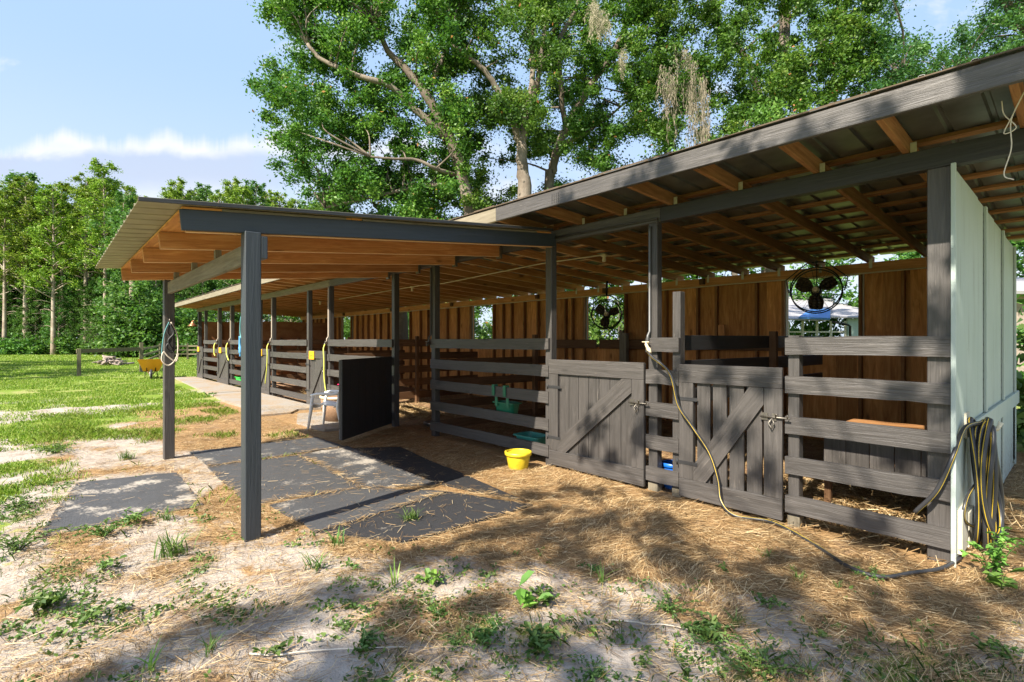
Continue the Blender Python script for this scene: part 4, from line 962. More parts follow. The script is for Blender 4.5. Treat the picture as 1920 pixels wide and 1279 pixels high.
# ------------------------------------------------------------------ vegetation
def leaves(name, cen, size, mat_, parent=None, aspect=.5, droop=0., rnd=None, up=.0):
    """one rhombic leaf per centre, random tilt"""
    n_ = len(cen); a = rng.normal(size=(n_, 3)); a[:, 2] = a[:, 2]*.7-droop; a /= np.linalg.norm(a, axis=1)[:, None]
    b_ = rng.normal(size=(n_, 3)); b_[:, 2] *= (1-up); b_ -= a*(a*b_).sum(1)[:, None]; b_ /= np.linalg.norm(b_, axis=1)[:, None]
    s_ = (size*(.65+.7*rng.random(n_)))[:, None]; c_ = np.cross(a, b_)*.12
    v = np.stack([cen-a*s_*.5, cen+b_*s_*aspect*.5+c_*s_, cen+a*s_*.5, cen-b_*s_*aspect*.5+c_*s_], 1).reshape(-1, 3)
    return np_mesh(name, v, 4, mat_, rnd, parent=parent)
def clump_pts(C, rad, per, flat=.75):
    """leaf centres about clump centres C (N,3); denser near each shell"""
    N = len(C); rad = np.broadcast_to(rad, (N,)); d = rng.normal(size=(N, per, 3)); d /= np.linalg.norm(d, axis=2)[..., None]
    r_ = np.minimum(np.abs(rng.normal(0, .60, (N, per, 1))), 1.05+.45*rng.random((N, per, 1))); p = C[:, None]+d*r_*rad[:, None, None]*np.array([1, 1, flat]); return p.reshape(-1, 3)
def limb(mb, pts, r0, r1, n_=9, sub=5, wob=.0):
    P = spline(pts, sub)
    if wob: P = [p+Vector((random.gauss(0, wob), random.gauss(0, wob), 0)) if 0 < i < len(P)-1 else p for i, p in enumerate(P)]
    mb.tube(P, [r0+(r1-r0)*(i/(len(P)-1))**.85 for i in range(len(P))], n_, jit=.10); return P
HOLES = [(870, 160, 20), (1000, 330, 18), (1185, 285, 26), (1085, 330, 18), (930, 255, 14), (705, 120, 20), (640, 175, 12), (1145, 170, 15), (1215, 275, 20), (845, 390, 22), (720, 275, 12), (1010, 60, 10), (1065, 120, 12), (745, 35, 12), (1160, 215, 14), (940, 330, 14), (1235, 200, 14), (1290, 90, 10), (905, 95, 12), (1060, 210, 10), (1330, 60, 9), (960, 130, 10)]
LEFTB = [(-80, 500), (0, 505), (55, 545), (100, 560), (125, 560), (150, 500), (165, 492), (185, 530), (240, 530), (270, 545), (320, 560), (350, 590), (400, 640), (460, 650)]
def sample_crown(n_, x0, x1, y0, y1, D0, D1, left=None, bottom=None, hole=True, thr=.40, sc=.016, right=None):
    out = []; tries = 0
    while len(out) < n_ and tries < n_*40:
        tries += 1; px = random.uniform(x0, x1); py = random.uniform(y0, y1)
        if left is not None and px < np.interp(py, [q[0] for q in left], [q[1] for q in left]): continue
        if right is not None and px > right(py): continue
        if bottom is not None and py > bottom(px): continue
        if hole and any((px-hx)**2+(py-hy)**2 < (hr+10)**2 for hx, hy, hr in HOLES): continue
        if fbm(px, py, sc, 3) < thr and random.random() < .8: continue
        p = atD(px, py, random.uniform(D0, D1)); out.append((p.x, p.y, p.z))
    return np.array(out)
def oak(label, base, limbs, clumps, lm=LOAK, bark=BARK, per=250, rad=(.24, .70), size=.104, name='oak_tree', group='tall trees standing behind the barn', sub=3, trunk_r=.3):
    e = empty(name, base, label, 'tree', group)
    mb = MB(); paths = []
    for pts, r0, r1 in limbs: paths += limb(mb, pts, r0, r1, wob=.015)
    PA = np.array([tuple(p) for p in paths])
    # thin branches from the limbs out to the leaf clumps
    for c_ in clumps[::2]:
        dd = np.linalg.norm(PA-c_, axis=1)+.6*np.maximum(0, PA[:, 2]-c_[2]); k = int(dd.argmin())
        if dd[k] > 3.2 or c_[2]-PA[k][2] < -.2+.25*dd[k] or PA[k][2] < 5.2 or random.random() < .35: continue
        a = Vector(PA[k]); b_ = Vector(c_); m_ = a.lerp(b_, .5)+Vector((random.gauss(0, .15), random.gauss(0, .15), .25*random.random()))
        L = (b_-a).length; mb.tube(spline([a, m_, b_], 3), list(np.linspace(.018+.010*L, .008, 7)), 5)
    mb.build('trunk', bark, e)
    N = len(clumps); rr = rad[0]+(rad[1]-rad[0])*rng.random(N)
    P = clump_pts(clumps, rr, per)
    P = P+rng.normal(size=P.shape)*.07
    tone = np.clip(np.repeat(rng.random(N), per)*.62+rng.random(N*per)**1.2*.55-.06, 0, .975)
    tone = np.where(rng.random(N*per) < .006, 1., tone)
    leaves('crown', P, size, lm, e, .55, .25, tone)
    return e
at = lambda px, py, D: tuple(atD(px, py, D))
gb = lambda px, D: (atD(px, 640, D).x, atD(px, 640, D).y, 0)
roofline = lambda px: np.interp(px, [450, 650, 850, 1000, 1250, 1600, 1920], [420, 420, 430, 400, 330, 225, 110])+25
D1 = 17.0
c1 = sample_crown(470, 480, 880, -90, 430, 15.5, 20.5, LEFTB, roofline, thr=.40)
spray = np.array([at(px, py, 16.5) for px, py in ((478, 158), (492, 166), (505, 180), (520, 195), (508, 120), (514, 138), (500, 218), (516, 226), (500, 30), (520, 20), (540, 45), (515, 258), (522, 310), (548, 335), (575, 362))])
c1 = np.concatenate([c1, sample_crown(70, 480, 700, -40, 400, 16, 18.5, [(y_, x_-14) for y_, x_ in LEFTB], roofline, thr=.36)])
c1 = np.concatenate([c1, sample_crown(90, 560, 880, 200, 420, 18, 21, LEFTB, roofline, thr=.34)])
oak('big leaning oak at the left of the group behind the barn, pale bent limbs', gb(850, D1),
    [([gb(850, D1), at(862, 520, D1), at(884, 410, D1), at(868, 346, D1), at(846, 267, D1), at(798, 175, D1), at(760, 130, D1), at(727, 96, D1), at(700, 40, D1-.5)], .30, .07),
     ([at(846, 267, D1), at(810, 235, D1-.3), at(777, 204, D1-.5), at(732, 162, D1-.8), at(690, 148, D1-1), at(648, 133, D1-1), at(600, 110, D1-1), at(577, 83, D1-1)], .14, .05),
     ([at(858, 330, D1), at(817, 317, D1-.8), at(780, 300, D1-1), at(735, 298, D1-1.2), at(694, 294, D1-1.3)], .07, .03),
     ([at(798, 175, D1), at(830, 110, D1+.6), at(850, 40, D1+1), at(860, -60, D1+1)], .10, .05),
     ([at(868, 346, D1), at(790, 350, D1+.8), at(700, 370, D1+1), at(610, 390, D1+.6)], .09, .03)], np.concatenate([c1, spray]))
c2 = sample_crown(280, 830, 1045, -90, 400, 16.5, 21, None, roofline, thr=.43)
c2b = sample_crown(22, 900, 1060, 20, 260, 15.5, 16.6, None, roofline, thr=.42); c2 = np.concatenate([c2, c2b])
oak('oak with a pale forked trunk rising straight above the barn roof', gb(985, D1),
    [([gb(985, D1), at(983, 380, D1), at(980, 320, D1), at(976, 268, D1)], .27, .17),
     ([at(976, 270, D1), at(966, 240, D1), at(955, 212, D1-.2), at(932, 167, D1-.4), at(905, 130, D1-.6), at(875, 105, D1-.7), at(850, 85, D1-.8)], .15, .05),
     ([at(978, 268, D1), at(986, 230, D1+.1), at(998, 185, D1+.2), at(1011, 142, D1+.2), at(1020, 60, D1+.3), at(1040, -60, D1+.3)], .14, .06),
     ([at(985, 225, D1+.6), at(996, 160, D1+.9), at(998, 80, D1+1), at(996, 0, D1+1), at(990, -90, D1+1)], .11, .07)], c2)
D3 = 18.5
c3 = sample_crown(320, 1000, 1260, -90, 370, 17, 22, None, roofline, thr=.41)
c3 = np.concatenate([c3, sample_crown(170, 860, 1250, 170, 420, 19.3, 22.5, None, roofline, thr=.34)])
oak('oak with a slanting dark trunk right of the forked trunk', gb(1015, D3),
    [([gb(1015, D3), at(1028, 362, D3), at(1036, 320, D3), at(1048, 271, D3), at(1071, 221, D3), at(1090, 190, D3), at(1107, 162, D3), at(1150, 100, D3), at(1180, 20, D3), at(1190, -80, D3)], .20, .07),
     ([at(1060, 245, D3), at(1052, 170, D3-.5), at(1048, 83, D3-.8), at(1068, 40, D3-.8), at(1086, 0, D3-.8), at(1100, -60, D3-.8)], .11, .05),
     ([at(1048, 271, D3), at(1090, 255, D3+.6), at(1140, 220, D3+1), at(1200, 170, D3+1)], .09, .03)], c3)
D4 = 19.5
c4 = sample_crown(540, 1180, 1720, -90, 330, 15.5, 21, None, roofline, thr=.30, right=lambda y: 1660+20*math.sin(y*.09)+max(0, 60-abs(y-220))*.3)
oak('broad oak with reddish trunks above the right half of the roof', gb(1440, D4),
    [([gb(1440, D4), at(1450, 240, D4), at(1459, 184, D4), at(1466, 120, D4), at(1472, 64, D4), at(1480, -80, D4)], .34, .16),
     ([at(1440, 230, D4), at(1420, 170, D4), at(1400, 110, D4-.5), at(1350, 50, D4-.8), at(1330, -60, D4-.8)], .16, .07),
     ([at(1480, 190, D4), at(1519, 115, D4), at(1555, 65, D4), at(1591, 8, D4), at(1620, -60, D4)], .11, .06),
     ([at(1530, 240, D4+.5), at(1561, 150, D4+.5), at(1590, 90, D4+.5)], .12, .05)], c4, bark=BARK, per=280, size=.104)
c5 = sample_crown(150, 1200, 1480, 160, 360, 13.5, 15.5, None, lambda x: roofline(x)+30, hole=False, thr=.30, right=lambda y: 1500)
c5 = np.array([c_ for c_ in c5 if True]); keep = []
for c_ in c5:
    q = Vector(c_)-EYE; d_ = q.dot(FW); px, py = 960+FPX*q.dot(RT)/d_, 640-FPX*q.z/d_
    if py > np.interp(px, [1200, 1300, 1380, 1440, 1500], [300, 262, 235, 172, 200])+20: keep.append(c_)
oak('bright green leafy tree just behind the roof, right of the hanging moss', gb(1380, 14.8), [([gb(1380, 14.8), at(1375, 420, 14.8), at(1370, 340, 14.8), at(1400, 240, 14.6)], .10, .03), ([at(1375, 420, 14.8), at(1330, 340, 14.6), at(1290, 300, 14.5)], .06, .02)], np.array(keep), LBUSH, BARKD, 130, (.28, .45), .10, 'small_tree')
c7 = sample_crown(150, 570, 860, 325, 440, 18.5, 22, [(300, 600), (380, 590), (440, 560)], lambda x: 450, hole=False, thr=.38)
oak('low yellow green tree just above the canopy roof under the big oak', gb(720, 20), [([gb(720, 20), at(715, 430, 20), at(700, 380, 20), at(690, 340, 20)], .13, .03), ([at(715, 430, 20), at(640, 390, 20), at(600, 375, 20)], .06, .02), ([at(715, 430, 20), at(780, 380, 20), at(820, 350, 20)], .06, .02)], c7, LBUSH, BARKD, 150, (.3, .55), .12, 'small_tree')
c6 = sample_crown(640, 1640, 2150, -120, 260, 15, 19, None, roofline, hole=False, thr=.38, sc=.02)
def c6ok(c_):
    q = Vector(c_)-EYE; d_ = q.dot(FW); px, py = 960+FPX*q.dot(RT)/d_, 640-FPX*q.z/d_
    return not (1685 < px < 1850 and py < np.interp(px, [1690, 1740, 1790, 1850], [40, 75, 45, 10])+14)
oak('dark small leaved tree above the roof at the right edge', gb(1830, 16.5), [([gb(1830, 16.5), at(1820, 260, 16.5), at(1815, 190, 16.5), at(1790, 150, 16.5)], .12, .03), ([at(1822, 260, 16.5), at(1880, 160, 16.5), at(1925, 70, 16.5)], .07, .02), ([at(1820, 240, 16.5), at(1740, 190, 16.5), at(1690, 150, 16.5)], .06, .02)], np.array([c_ for c_ in c6 if c6ok(c_)]), LDARK, BARKD, 150, (.3, .6), .09)

# hanging moss in the broad oak
def moss(label, spots, ntop):
    e = empty('hanging_moss', at(*spots[0][:2], 15.4), label, 'moss', 'grey moss hanging in the oaks'); V = []
    for px, py, L, wpx in spots:
        for k in range(ntop):
            p = np.array(at(px+random.gauss(0, wpx*.5), py+random.gauss(0, 8), 15.0+random.random())); l_ = L*(.35+.65*random.random()); n_ = 14
            q = p.copy(); sw = rng.normal(size=3)*.02; taper = 1.
            for i in range(n_):
                nq = q+np.array([0, 0, -l_/n_])+rng.normal(size=3)*np.array([.022, .022, .01])
                for j in range(3):
                    s_ = rng.normal(size=3)*.035*(1-.6*i/n_); c_ = q+s_; d_ = (nq-q)*1.3+rng.normal(size=3)*.03; w_ = rng.normal(size=3); w_ = w_/np.linalg.norm(w_)*.009
                    V += [c_-w_, c_+w_, c_+d_+w_*.3, c_+d_-w_*.3]
                q = nq
    tag(np_mesh('strands', np.array(V), 4, MOSS, parent=e), kind='stuff'); return e
moss('big grey curtain of moss hanging over the middle of the barn roof', [(1245, 130, 1.6, 14), (1262, 150, 2.2, 12), (1290, 110, 3.2, 16), (1300, 120, 2.6, 10), (1318, 150, 2.8, 9), (1278, 90, 1.3, 30), (1322, 170, 2.4, 6)], 10)
moss('pale moss clump hanging near the top of the photo', [(1118, 15, 1.0, 12), (1130, 30, .8, 10), (1112, 5, 1.1, 8)], 16)
moss('short moss strand hanging left of the big moss curtain', [(1168, 100, .7, 4)], 14)

# understory behind the barn
def shrub(label, base, rx, ry, h, n_, lm=LUND, per=120, size=.12, name='shrub', group='shrubs growing behind the barn', rad=(.25, .45), z0=.1):
    C = []
    while len(C) < n_:
        p = rng.uniform(-1, 1, 3)
        if p[0]**2+p[1]**2+max(0, p[2])**2*.9 > 1: continue
        C.append((base[0]+p[0]*rx, base[1]+p[1]*ry, z0+h*(p[2]*.5+.5)*(1-.35*math.hypot(p[0], p[1]))))
    e = empty(name, base, label, 'shrub' if name == 'shrub' else 'tree', group)
    C = np.array(C); mb = MB()
    for c_ in C[::6]: mb.tube(spline([(base[0]+random.gauss(0, rx*.15), base[1]+random.gauss(0, ry*.15), -.1), ((base[0]*.5+c_[0]*.5), base[1]*.5+c_[1]*.5, c_[2]*.55), tuple(c_)], 3), [.035, .03, .028, .024, .02, .015, .01], 5)
    mb.build('stems', BARKD, e); leaves('foliage', clump_pts(C, rad[0]+(rad[1]-rad[0])*rng.random(len(C)), per), size, lm, e); return e
wn = [('sunlit shrub filling the window behind the left fan', -9.3, 12.6, LBUSH), ('shrub behind the window right of the open stall', -15.8, 13.2, LBUSH), ('dark shrub behind the window with a pale trunk', -21.6, 13.0, LUND), ('shrub behind the farthest window', -29, 13.8, LUND)]
for lb, x, y, lm in wn: shrub(lb, (x, y, 0), 2.2, 1.2, 4.4, 90, lm, 110, .13)
for k in range(6):
    x = -34+k*4.6+random.random(); shrub('tall dense bush in the green belt behind the barn', (x, 17.5+random.random()*2.5, 0), 2.8, 1.8, 6.5, 80, LUND if k % 2 else LBUSH, 100, .2, group='bushes in the green belt behind the barn', rad=(.4, .7))
for k, (x, y) in enumerate(((-12.5, 40), (-6, 41), (-1, 39))): shrub('tall leafy tree behind the pale green house', (x, y, 0), 4, 3, 11, 110, LUND, 110, .3, 'leafy_tree', 'trees behind the pale green house', (.7, 1.2))
shrub('broad leaved shrub beside the back corner of the mint wall', (-.05, 10.2, 0), .75, .7, 2.2, 26, LWEED, 60, .20)
shrub('dark tall shrub at the right edge beyond the barn corner', (.5, 12.6, 0), 1.6, 1.2, 3.2, 60, LUND, 90, .16)
shrub('green leafy bush behind the mint wall at the right edge', (.25, 11.3, 0), .9, .7, 3.0, 40, LBUSH, 80, .16)
shrub('low yellow green ground plants by the outbuilding', (.1, 9.3, 0), .7, .4, .45, 14, LPALE, 50, .10, z0=0)
mb = MB(); mb.tube(spline([gb(757, 17.5), at(752, 600, 17.5), at(750, 560, 17.5), at(775, 540, 17.6)], 4), [.22]*6+[.16]*7, 8, jit=.15)
e = empty('oak_tree', gb(757, 17.5), 'pale curved trunk behind the window just right of the open gate', 'tree', 'tall trees standing behind the barn'); mb.build('trunk', BARK, e)
leaves('crown', clump_pts(np.array([at(760+random.gauss(0, 40), 470+random.gauss(0, 25), 18) for _ in range(30)]), .5, 90), .12, LOAK, e)

# the wood on the left: cypress kinds with their own trunk and crown, copied along the edge
def cypress(name, label, H, lm, bare, r0, wid, ncl, group):
    e = empty(name, (0, 0, 0), label, 'tree', group); mb = MB(); lean = random.gauss(0, .25)
    P = limb(mb, [(0, 0, -.2), (lean*.2, 0, H*.3), (lean*.7, .1, H*.65), (lean, 0, H*.97)], r0, .04, 8, 6)
    C = []; R_ = []
    for k in range(ncl):
        t = bare+(1-bare)*random.random()**.85; z = H*t; f = (1-(t-bare)/(1-bare)); r_ = wid*(.28+.72*f**.7)*(.35+.65*random.random()); a = random.random()*6.28
        c_ = Vector((lean*t+r_*math.cos(a), r_*math.sin(a), z+.15*r_)); C.append(tuple(c_)); R_.append((.36+.5*random.random())*(.6+.5*f))
        if k % 2 == 0: mb.tube([(lean*t, 0, z-.35*r_), tuple(Vector((lean*t, 0, z-.2*r_)).lerp(c_, .6)+Vector((0, 0, .1))), c_], [.06*f+.02, .04, .015], 5)
    for k in range(10): # dead lower branches
        z = H*bare*(.45+.6*random.random()); a = random.random()*6.28; l_ = .5+1.2*random.random(); mb.tube([(lean*.3, 0, z), (l_*.6*math.cos(a), l_*.6*math.sin(a), z+.25), (l_*math.cos(a), l_*math.sin(a), z+.15)], [.035, .025, .01], 4)
    mb.build('trunk', BARKC, e); leaves('crown', clump_pts(np.array(C), np.array(R_)*.95, 95, .95), .21, lm, e, .42, .15); return e
KIN = [cypress('cypress_tree', 'x', 18, LCYP, .45, .22, 2.3, 120, 'g'), cypress('cypress_tree', 'x', 17, LCYP, .35, .26, 2.8, 140, 'g'), cypress('cypress_tree', 'x', 19, LCYP, .52, .20, 2.0, 110, 'g'), cypress('cypress_tree', 'x', 16, LUND, .22, .20, 2.7, 150, 'g'), cypress('cypress_tree', 'x', 14, LUND, .10, .16, 2.9, 170, 'g')]
used = set()
def plant(kind, px, pytop, D, label, group, dz=0):
    src = KIN[kind]; base = atD(px, 640, D); top = 1.5+(640-pytop)/FPX*D; H = [18, 17, 19, 16, 14][kind]
    o = src if kind not in used else copy_tree(src); used.add(kind)
    s_ = top/H; o.location = (base.x, base.y, 0); o.scale = (s_*random.uniform(.95, 1.2),)*2+(s_,); o.rotation_euler.z = random.random()*6.28
    o['label'] = label; o['group'] = group; return o
g1 = 'front cypresses at the edge of the wood beyond the lawn'
for px, pt, D, k, lb in ((8, 352, 57, 0, 'tall cypress at the extreme left of the wood'), (48, 338, 58, 1, 'broad cypress second from the left with a drooping crown'), (100, 352, 56, 1, 'pale trunked yellow green cypress standing left of the bare trunks'), (118, 345, 60, 2, 'slender cypress with a pale trunk right of the yellow green one'), (160, 330, 58, 0, 'cypress left of the tallest crown in the wood'), (198, 306, 57, 0, 'tallest cypress of the wood, left of the canopy roof'), (236, 362, 55, 3, 'leafy dark tree at the right end of the front cypresses'), (70, 372, 59, 2, 'thin cypress between the two leftmost broad ones')):
    plant(k, px, pt, D, lb, g1)
for k in range(20): plant(random.choice([0, 2, 1, 3]), -60+k*18+random.gauss(0, 6), 365+random.gauss(0, 14) if k < 17 else 372, 64+random.random()*8, 'cypress deeper in the wood behind the front row', 'cypresses deeper in the wood')
for k in range(34): plant(4, -70+k*13+random.gauss(0, 6), 548+random.gauss(0, 32), 57+random.random()*3, 'small leafy tree in front of the trunks of the wood', 'small trees along the front of the wood')
for k in range(38): plant(random.choice([3, 4, 4]), -70+k*12+random.gauss(0, 6), 440+random.gauss(0, 35), 60+random.random()*14, 'leafy understory tree in the shade of the wood', 'understory trees of the wood')
for k, (px, pt) in enumerate(((318, 356), (333, 341), (360, 362), (385, 350), (410, 366), (435, 341), (455, 352), (476, 342), (500, 360), (525, 366), (550, 376), (575, 382), (610, 388))):
    plant([0, 1, 2, 3][k % 4], px, pt, 70+random.random()*10, 'tree of the distant wood showing above the canopy roof', 'distant trees above the canopy roof')
for k in range(16): plant(random.choice([3, 4]), 290+k*24+random.gauss(0, 6), 440+random.gauss(0, 20), 56+random.random()*12, 'leafy tree in the dense wood behind the far end of the barn', 'trees behind the far end of the barn')
# big pale trunk at the wood's edge and dense bushes left of the barn
e = empty('oak_tree', gb(248, 50), 'thick pale trunked tree at the edge of the wood behind the fence', 'tree', g1)
mb = MB(); limb(mb, [gb(247, 50), at(247, 600, 50), at(249, 540, 50), at(246, 480, 50), at(252, 400, 50)], .42, .2, 9); limb(mb, [at(249, 545, 50), at(256, 500, 50.5), at(275, 470, 50)], .18, .07); mb.build('trunk', BARKC, e)
cc = np.array([at(248+random.gauss(0, 32), random.uniform(395, 585), 50+random.gauss(0, 2)) for _ in range(60)]); leaves('crown', clump_pts(cc, .9, 70), .32, LUND, e)
for k in range(9): shrub('dense evergreen bush at the wood edge between pale trunk and barn', gb(228+k*19, 47+random.random()*5), 2.4, 2, 5.5+random.random()*2.5, 60, LUND, 80, .3, group='bushes between the pale trunk and the barn', rad=(.6, 1.0))
for k in range(13): shrub('low palmetto bush along the foot of the wood', gb(-20+k*21, 56+random.random()*3), 1.8, 1.4, 1.6+random.random()*.8, 26, LUND, 60, .3, group='low bushes along the foot of the wood', rad=(.4, .7))
# ------------------------------------------------------------------ trees behind the camera: only their shade is in the picture
def lift(p, h): t = (h-p.z)/SDIR.z; return p+SDIR*t
shade = []
def blob(p, r_, k=1, hmin=5.0, hmax=8.5):
    for _ in range(k):
        h = random.uniform(hmin, hmax); q = lift(p, h); shade.append((q.x+random.gauss(0, r_*.35), q.y+random.gauss(0, r_*.35), q.z, r_))
for px, py, r_ in ((1150, 985, .34), (1010, 1005, .34), (890, 1003, .22), (1400, 1090, .36), (1500, 1120, .30), (1650, 1190, .34), (1800, 1240, .34), (1300, 1062, .20), (640, 1128, .22), (520, 1150, .24), (420, 1195, .26), (300, 1215, .26), (800, 1225, .36), (980, 1235, .34), (640, 1240, .32), (1180, 1190, .14), (1420, 1150, .22), (740, 1060, .18), (1090, 925, .26), (1760, 1110, .22), (1000, 960, .2), (1240, 1000, .22), (1480, 1050, .16), (560, 1275, .3), (900, 1130, .16), (1120, 1060, .16), (1620, 1010, .15), (1550, 1230, .2), (1880, 1120, .25), (1700, 1270, .2), (200, 1260, .2), (760, 1150, .12), (1250, 930, .15)):
    blob(onZ(px, py), r_, 2)
for px, py, r_ in ((1000, 985, .30), (1110, 1000, .34), (1060, 1030, .34), (960, 1040, .3), (1240, 1040, .28), (1800, 1150, .26), (1900, 1260, .34), (1010, 930, .2), (880, 1060, .2), (820, 1030, .16), (1250, 975, .18), (1560, 1060, .16), (1080, 1250, .3), (720, 1270, .3), (1660, 1240, .3)):
    blob(onZ(px, py), r_, 2)
for px, py, r_ in ((1110, 760, .20), (1150, 850, .14), (1330, 790, .20), (1232, 800, .16), (1440, 880, .18), (1750, 560, .28), (1380, 830, .12), (1195, 830, .12), (1450, 720, .14), (1090, 850, .10), (1700, 730, .16), (1250, 700, .16), (1770, 850, .14), (1360, 700, .12)):
    blob(onY(px, py, 4.48), r_, 1, 5.5, 8.5)
for px, py, r_ in ((1180, 345, .22), (1240, 330, .16), (1640, 205, .14), (1500, 262, .16), (1380, 300, .18), (1062, 385, .12), (1820, 160, .12)):
    blob(onY(px, py, 3.79), r_, 1, 6, 8.5)
for y, z, r_ in ((5.4, 1.2, .3), (6.2, .9, .35), (7.0, .6, .35), (7.8, .5, .4), (8.4, .6, .4), (5.0, .6, .25), (5.3, .2, .22), (6.5, .2, .3), (5.0, 1.0, .2), (7.4, 1.1, .3), (4.8, 1.35, .22), (5.6, .5, .3), (5.2, 1.6, .2), (6.8, 1.2, .35), (8, .9, .4), (7.2, .2, .3)):
    blob(Vector((XR+.02, y, z)), r_, 2, 5, 8.5)
for x, y, r_ in ((-.2, 5.0, .25), (.0, 5.8, .3), (-.3, 6.5, .35), (0, 7.4, .4), (.2, 8.2, .4)): blob(Vector((x, y, 0)), r_, 2)
SHA = np.array(shade)
te = empty('shade_tree', (3.4, -6.2, 0), 'tall oak behind the photographer casting dappled shade on gates and straw', 'tree')
mb = MB(); P = limb(mb, [(3.4, -6.2, -.2), (3.2, -6.1, 2.5), (2.6, -6.0, 5), (2.0, -6.3, 8)], .3, .12)
tp = np.array([tuple(p) for p in P])
for c_ in SHA[::3]:
    dd = np.linalg.norm(tp-c_[:3], axis=1); k = int(dd.argmin()); a = Vector(tp[k]); b_ = Vector(c_[:3]); mb.tube(spline([a, a.lerp(b_, .5)+Vector((0, 0, .3)), b_], 3), list(np.linspace(.03, .008, 7)), 5)
mb.build('trunk', BARK, te)
leaves('crown', clump_pts(SHA[:, :3], SHA[:, 3], 66, .8), .115, LOAK, te, .55)
t2 = shrub('leafy tree out on the lawn behind the photographer shading the grass', (-31, -8.5, 0), 5, 2.0, 9.0, 110, LOAK, 90, .3, 'shade_tree', 'shade trees out of the picture', (.5, .9), 3.5)
t3 = shrub('tall tree beside the paddock behind the photographer', (-44, -12, 0), 9, 3, 12, 140, LOAK, 90, .35, 'shade_tree', 'shade trees out of the picture', (.7, 1.2), 4)

# ------------------------------------------------------------------ straw, grass, weeds
def inview(x, y, m_=.04):
    dx = x*RT.x+y*RT.y; dz = x*FW.x+y*FW.y
    return (dz > 1.3) & (np.abs(dx/np.maximum(dz, .1)) < .991+m_)
MATP = [[(-8.10, 1.42), (-8.02, 3.10), (-7.10, 3.14), (-7.10, 1.43)], [(-7.08, 1.42), (-7.0, 2.44), (-5.0, 2.38), (-5.10, 1.36)], [(-7.0, 2.452), (-7.085, 3.18), (-4.58, 3.05), (-4.98, 2.392)], [(-4.98, 1.50), (-4.97, 2.385), (-4.27, 2.96), (-4.02, 1.56)], [(-4.01, 1.58), (-4.26, 2.97), (-3.40, 3.30), (-3.42, 1.98)], [(-4.57, 3.06), (-6.9, 3.19), (-6.55, 3.72), (-3.50, 3.34)], [(-7.15, .22), (-7.02, 1.10), (-5.42, 1.06), (-5.36, -.08)]]
def onmat(x, y):
    r_ = np.zeros(x.shape, bool)
    for P in MATP:
        c_ = np.zeros(x.shape, bool)
        for (x1, y1), (x2, y2) in zip(P, P[1:]+P[:1]):
            c_ ^= ((y1 > y) != (y2 > y)) & (x < (x2-x1)*(y-y1)/(y2-y1+1e-12)+x1)
        r_ |= c_
    return r_
def onconc(x, y): return (x < -8.3) & (y > 3.3) & (y < 4.5)
n_ = 700000; x = -12.5*rng.random(n_)**1.25+.3; y = -.2+9*rng.random(n_)
g_, s_, i_ = masks(x, y); om = onmat(x, y)
dist = np.hypot(x, y); pr_ = (s_*1.0+i_*.30+.05)*np.clip(4.6/np.maximum(dist, 2.2), .2, 1.3)*(fbm(x, y, 3.5, 3)*1.2)*np.where(om, .035, 1)*np.where(onconc(x, y), .35, 1)
ex, ey = [], []
for P in MATP:
    for (x1, y1), (x2, y2) in zip(P, P[1:]+P[:1]):
        L_ = math.hypot(x2-x1, y2-y1); k_ = int(L_*110); t_ = rng.random(k_); t_ = t_[fbm(x1+(x2-x1)*t_*3+11, y1+(y2-y1)*t_*3, 1.5, 3) > .44]; k_ = len(t_)
        ex.append(x1+(x2-x1)*t_+rng.normal(0, .020, k_)); ey.append(y1+(y2-y1)*t_+rng.normal(0, .020, k_))
ex, ey = np.concatenate(ex), np.concatenate(ey); x = np.concatenate([x, ex]); y = np.concatenate([y, ey]); om = np.concatenate([om, np.ones(len(ex), bool)]); pr_ = np.concatenate([pr_, np.ones(len(ex))]); n_ = len(x)
ok = inview(x, y) & (rng.random(n_) < pr_*.9) & ~((y > 4.45) & (y < 4.66)) & (x < .3)
x, y, om = x[ok], y[ok], om[ok]; n_ = len(x)
th = rng.normal(.35, .8, n_)+3*(fbm(x, y, 1.2, 2)-.5)*2; L = (.05+.10*rng.random(n_)**1.5); ph = np.abs(rng.normal(0, .16, n_)); ph = np.where(om, ph*.2, ph)
z = gh(x, y)+.004+.018*rng.random(n_)**2+np.where(om, .020, 0)+np.where(onconc(x, y), .045, 0); wd = .0008+.0011*rng.random(n_)
dx, dy, dz = np.cos(th)*np.cos(ph), np.sin(th)*np.cos(ph), np.sin(ph)
c_ = np.stack([x, y, z], 1); d_ = np.stack([dx, dy, dz], 1)*L[:, None]; s__ = np.stack([-np.sin(th), np.cos(th), rng.normal(0, .3, n_)], 1)*wd[:, None]
tag(np_mesh('straw', np.stack([c_-s__, c_+s__, c_+d_+s__*.7, c_+d_-s__*.7], 1).reshape(-1, 3), 4, STRAW), 'loose dry straw and hay strewn over the sand in front of the stalls', 'straw', kind='stuff')
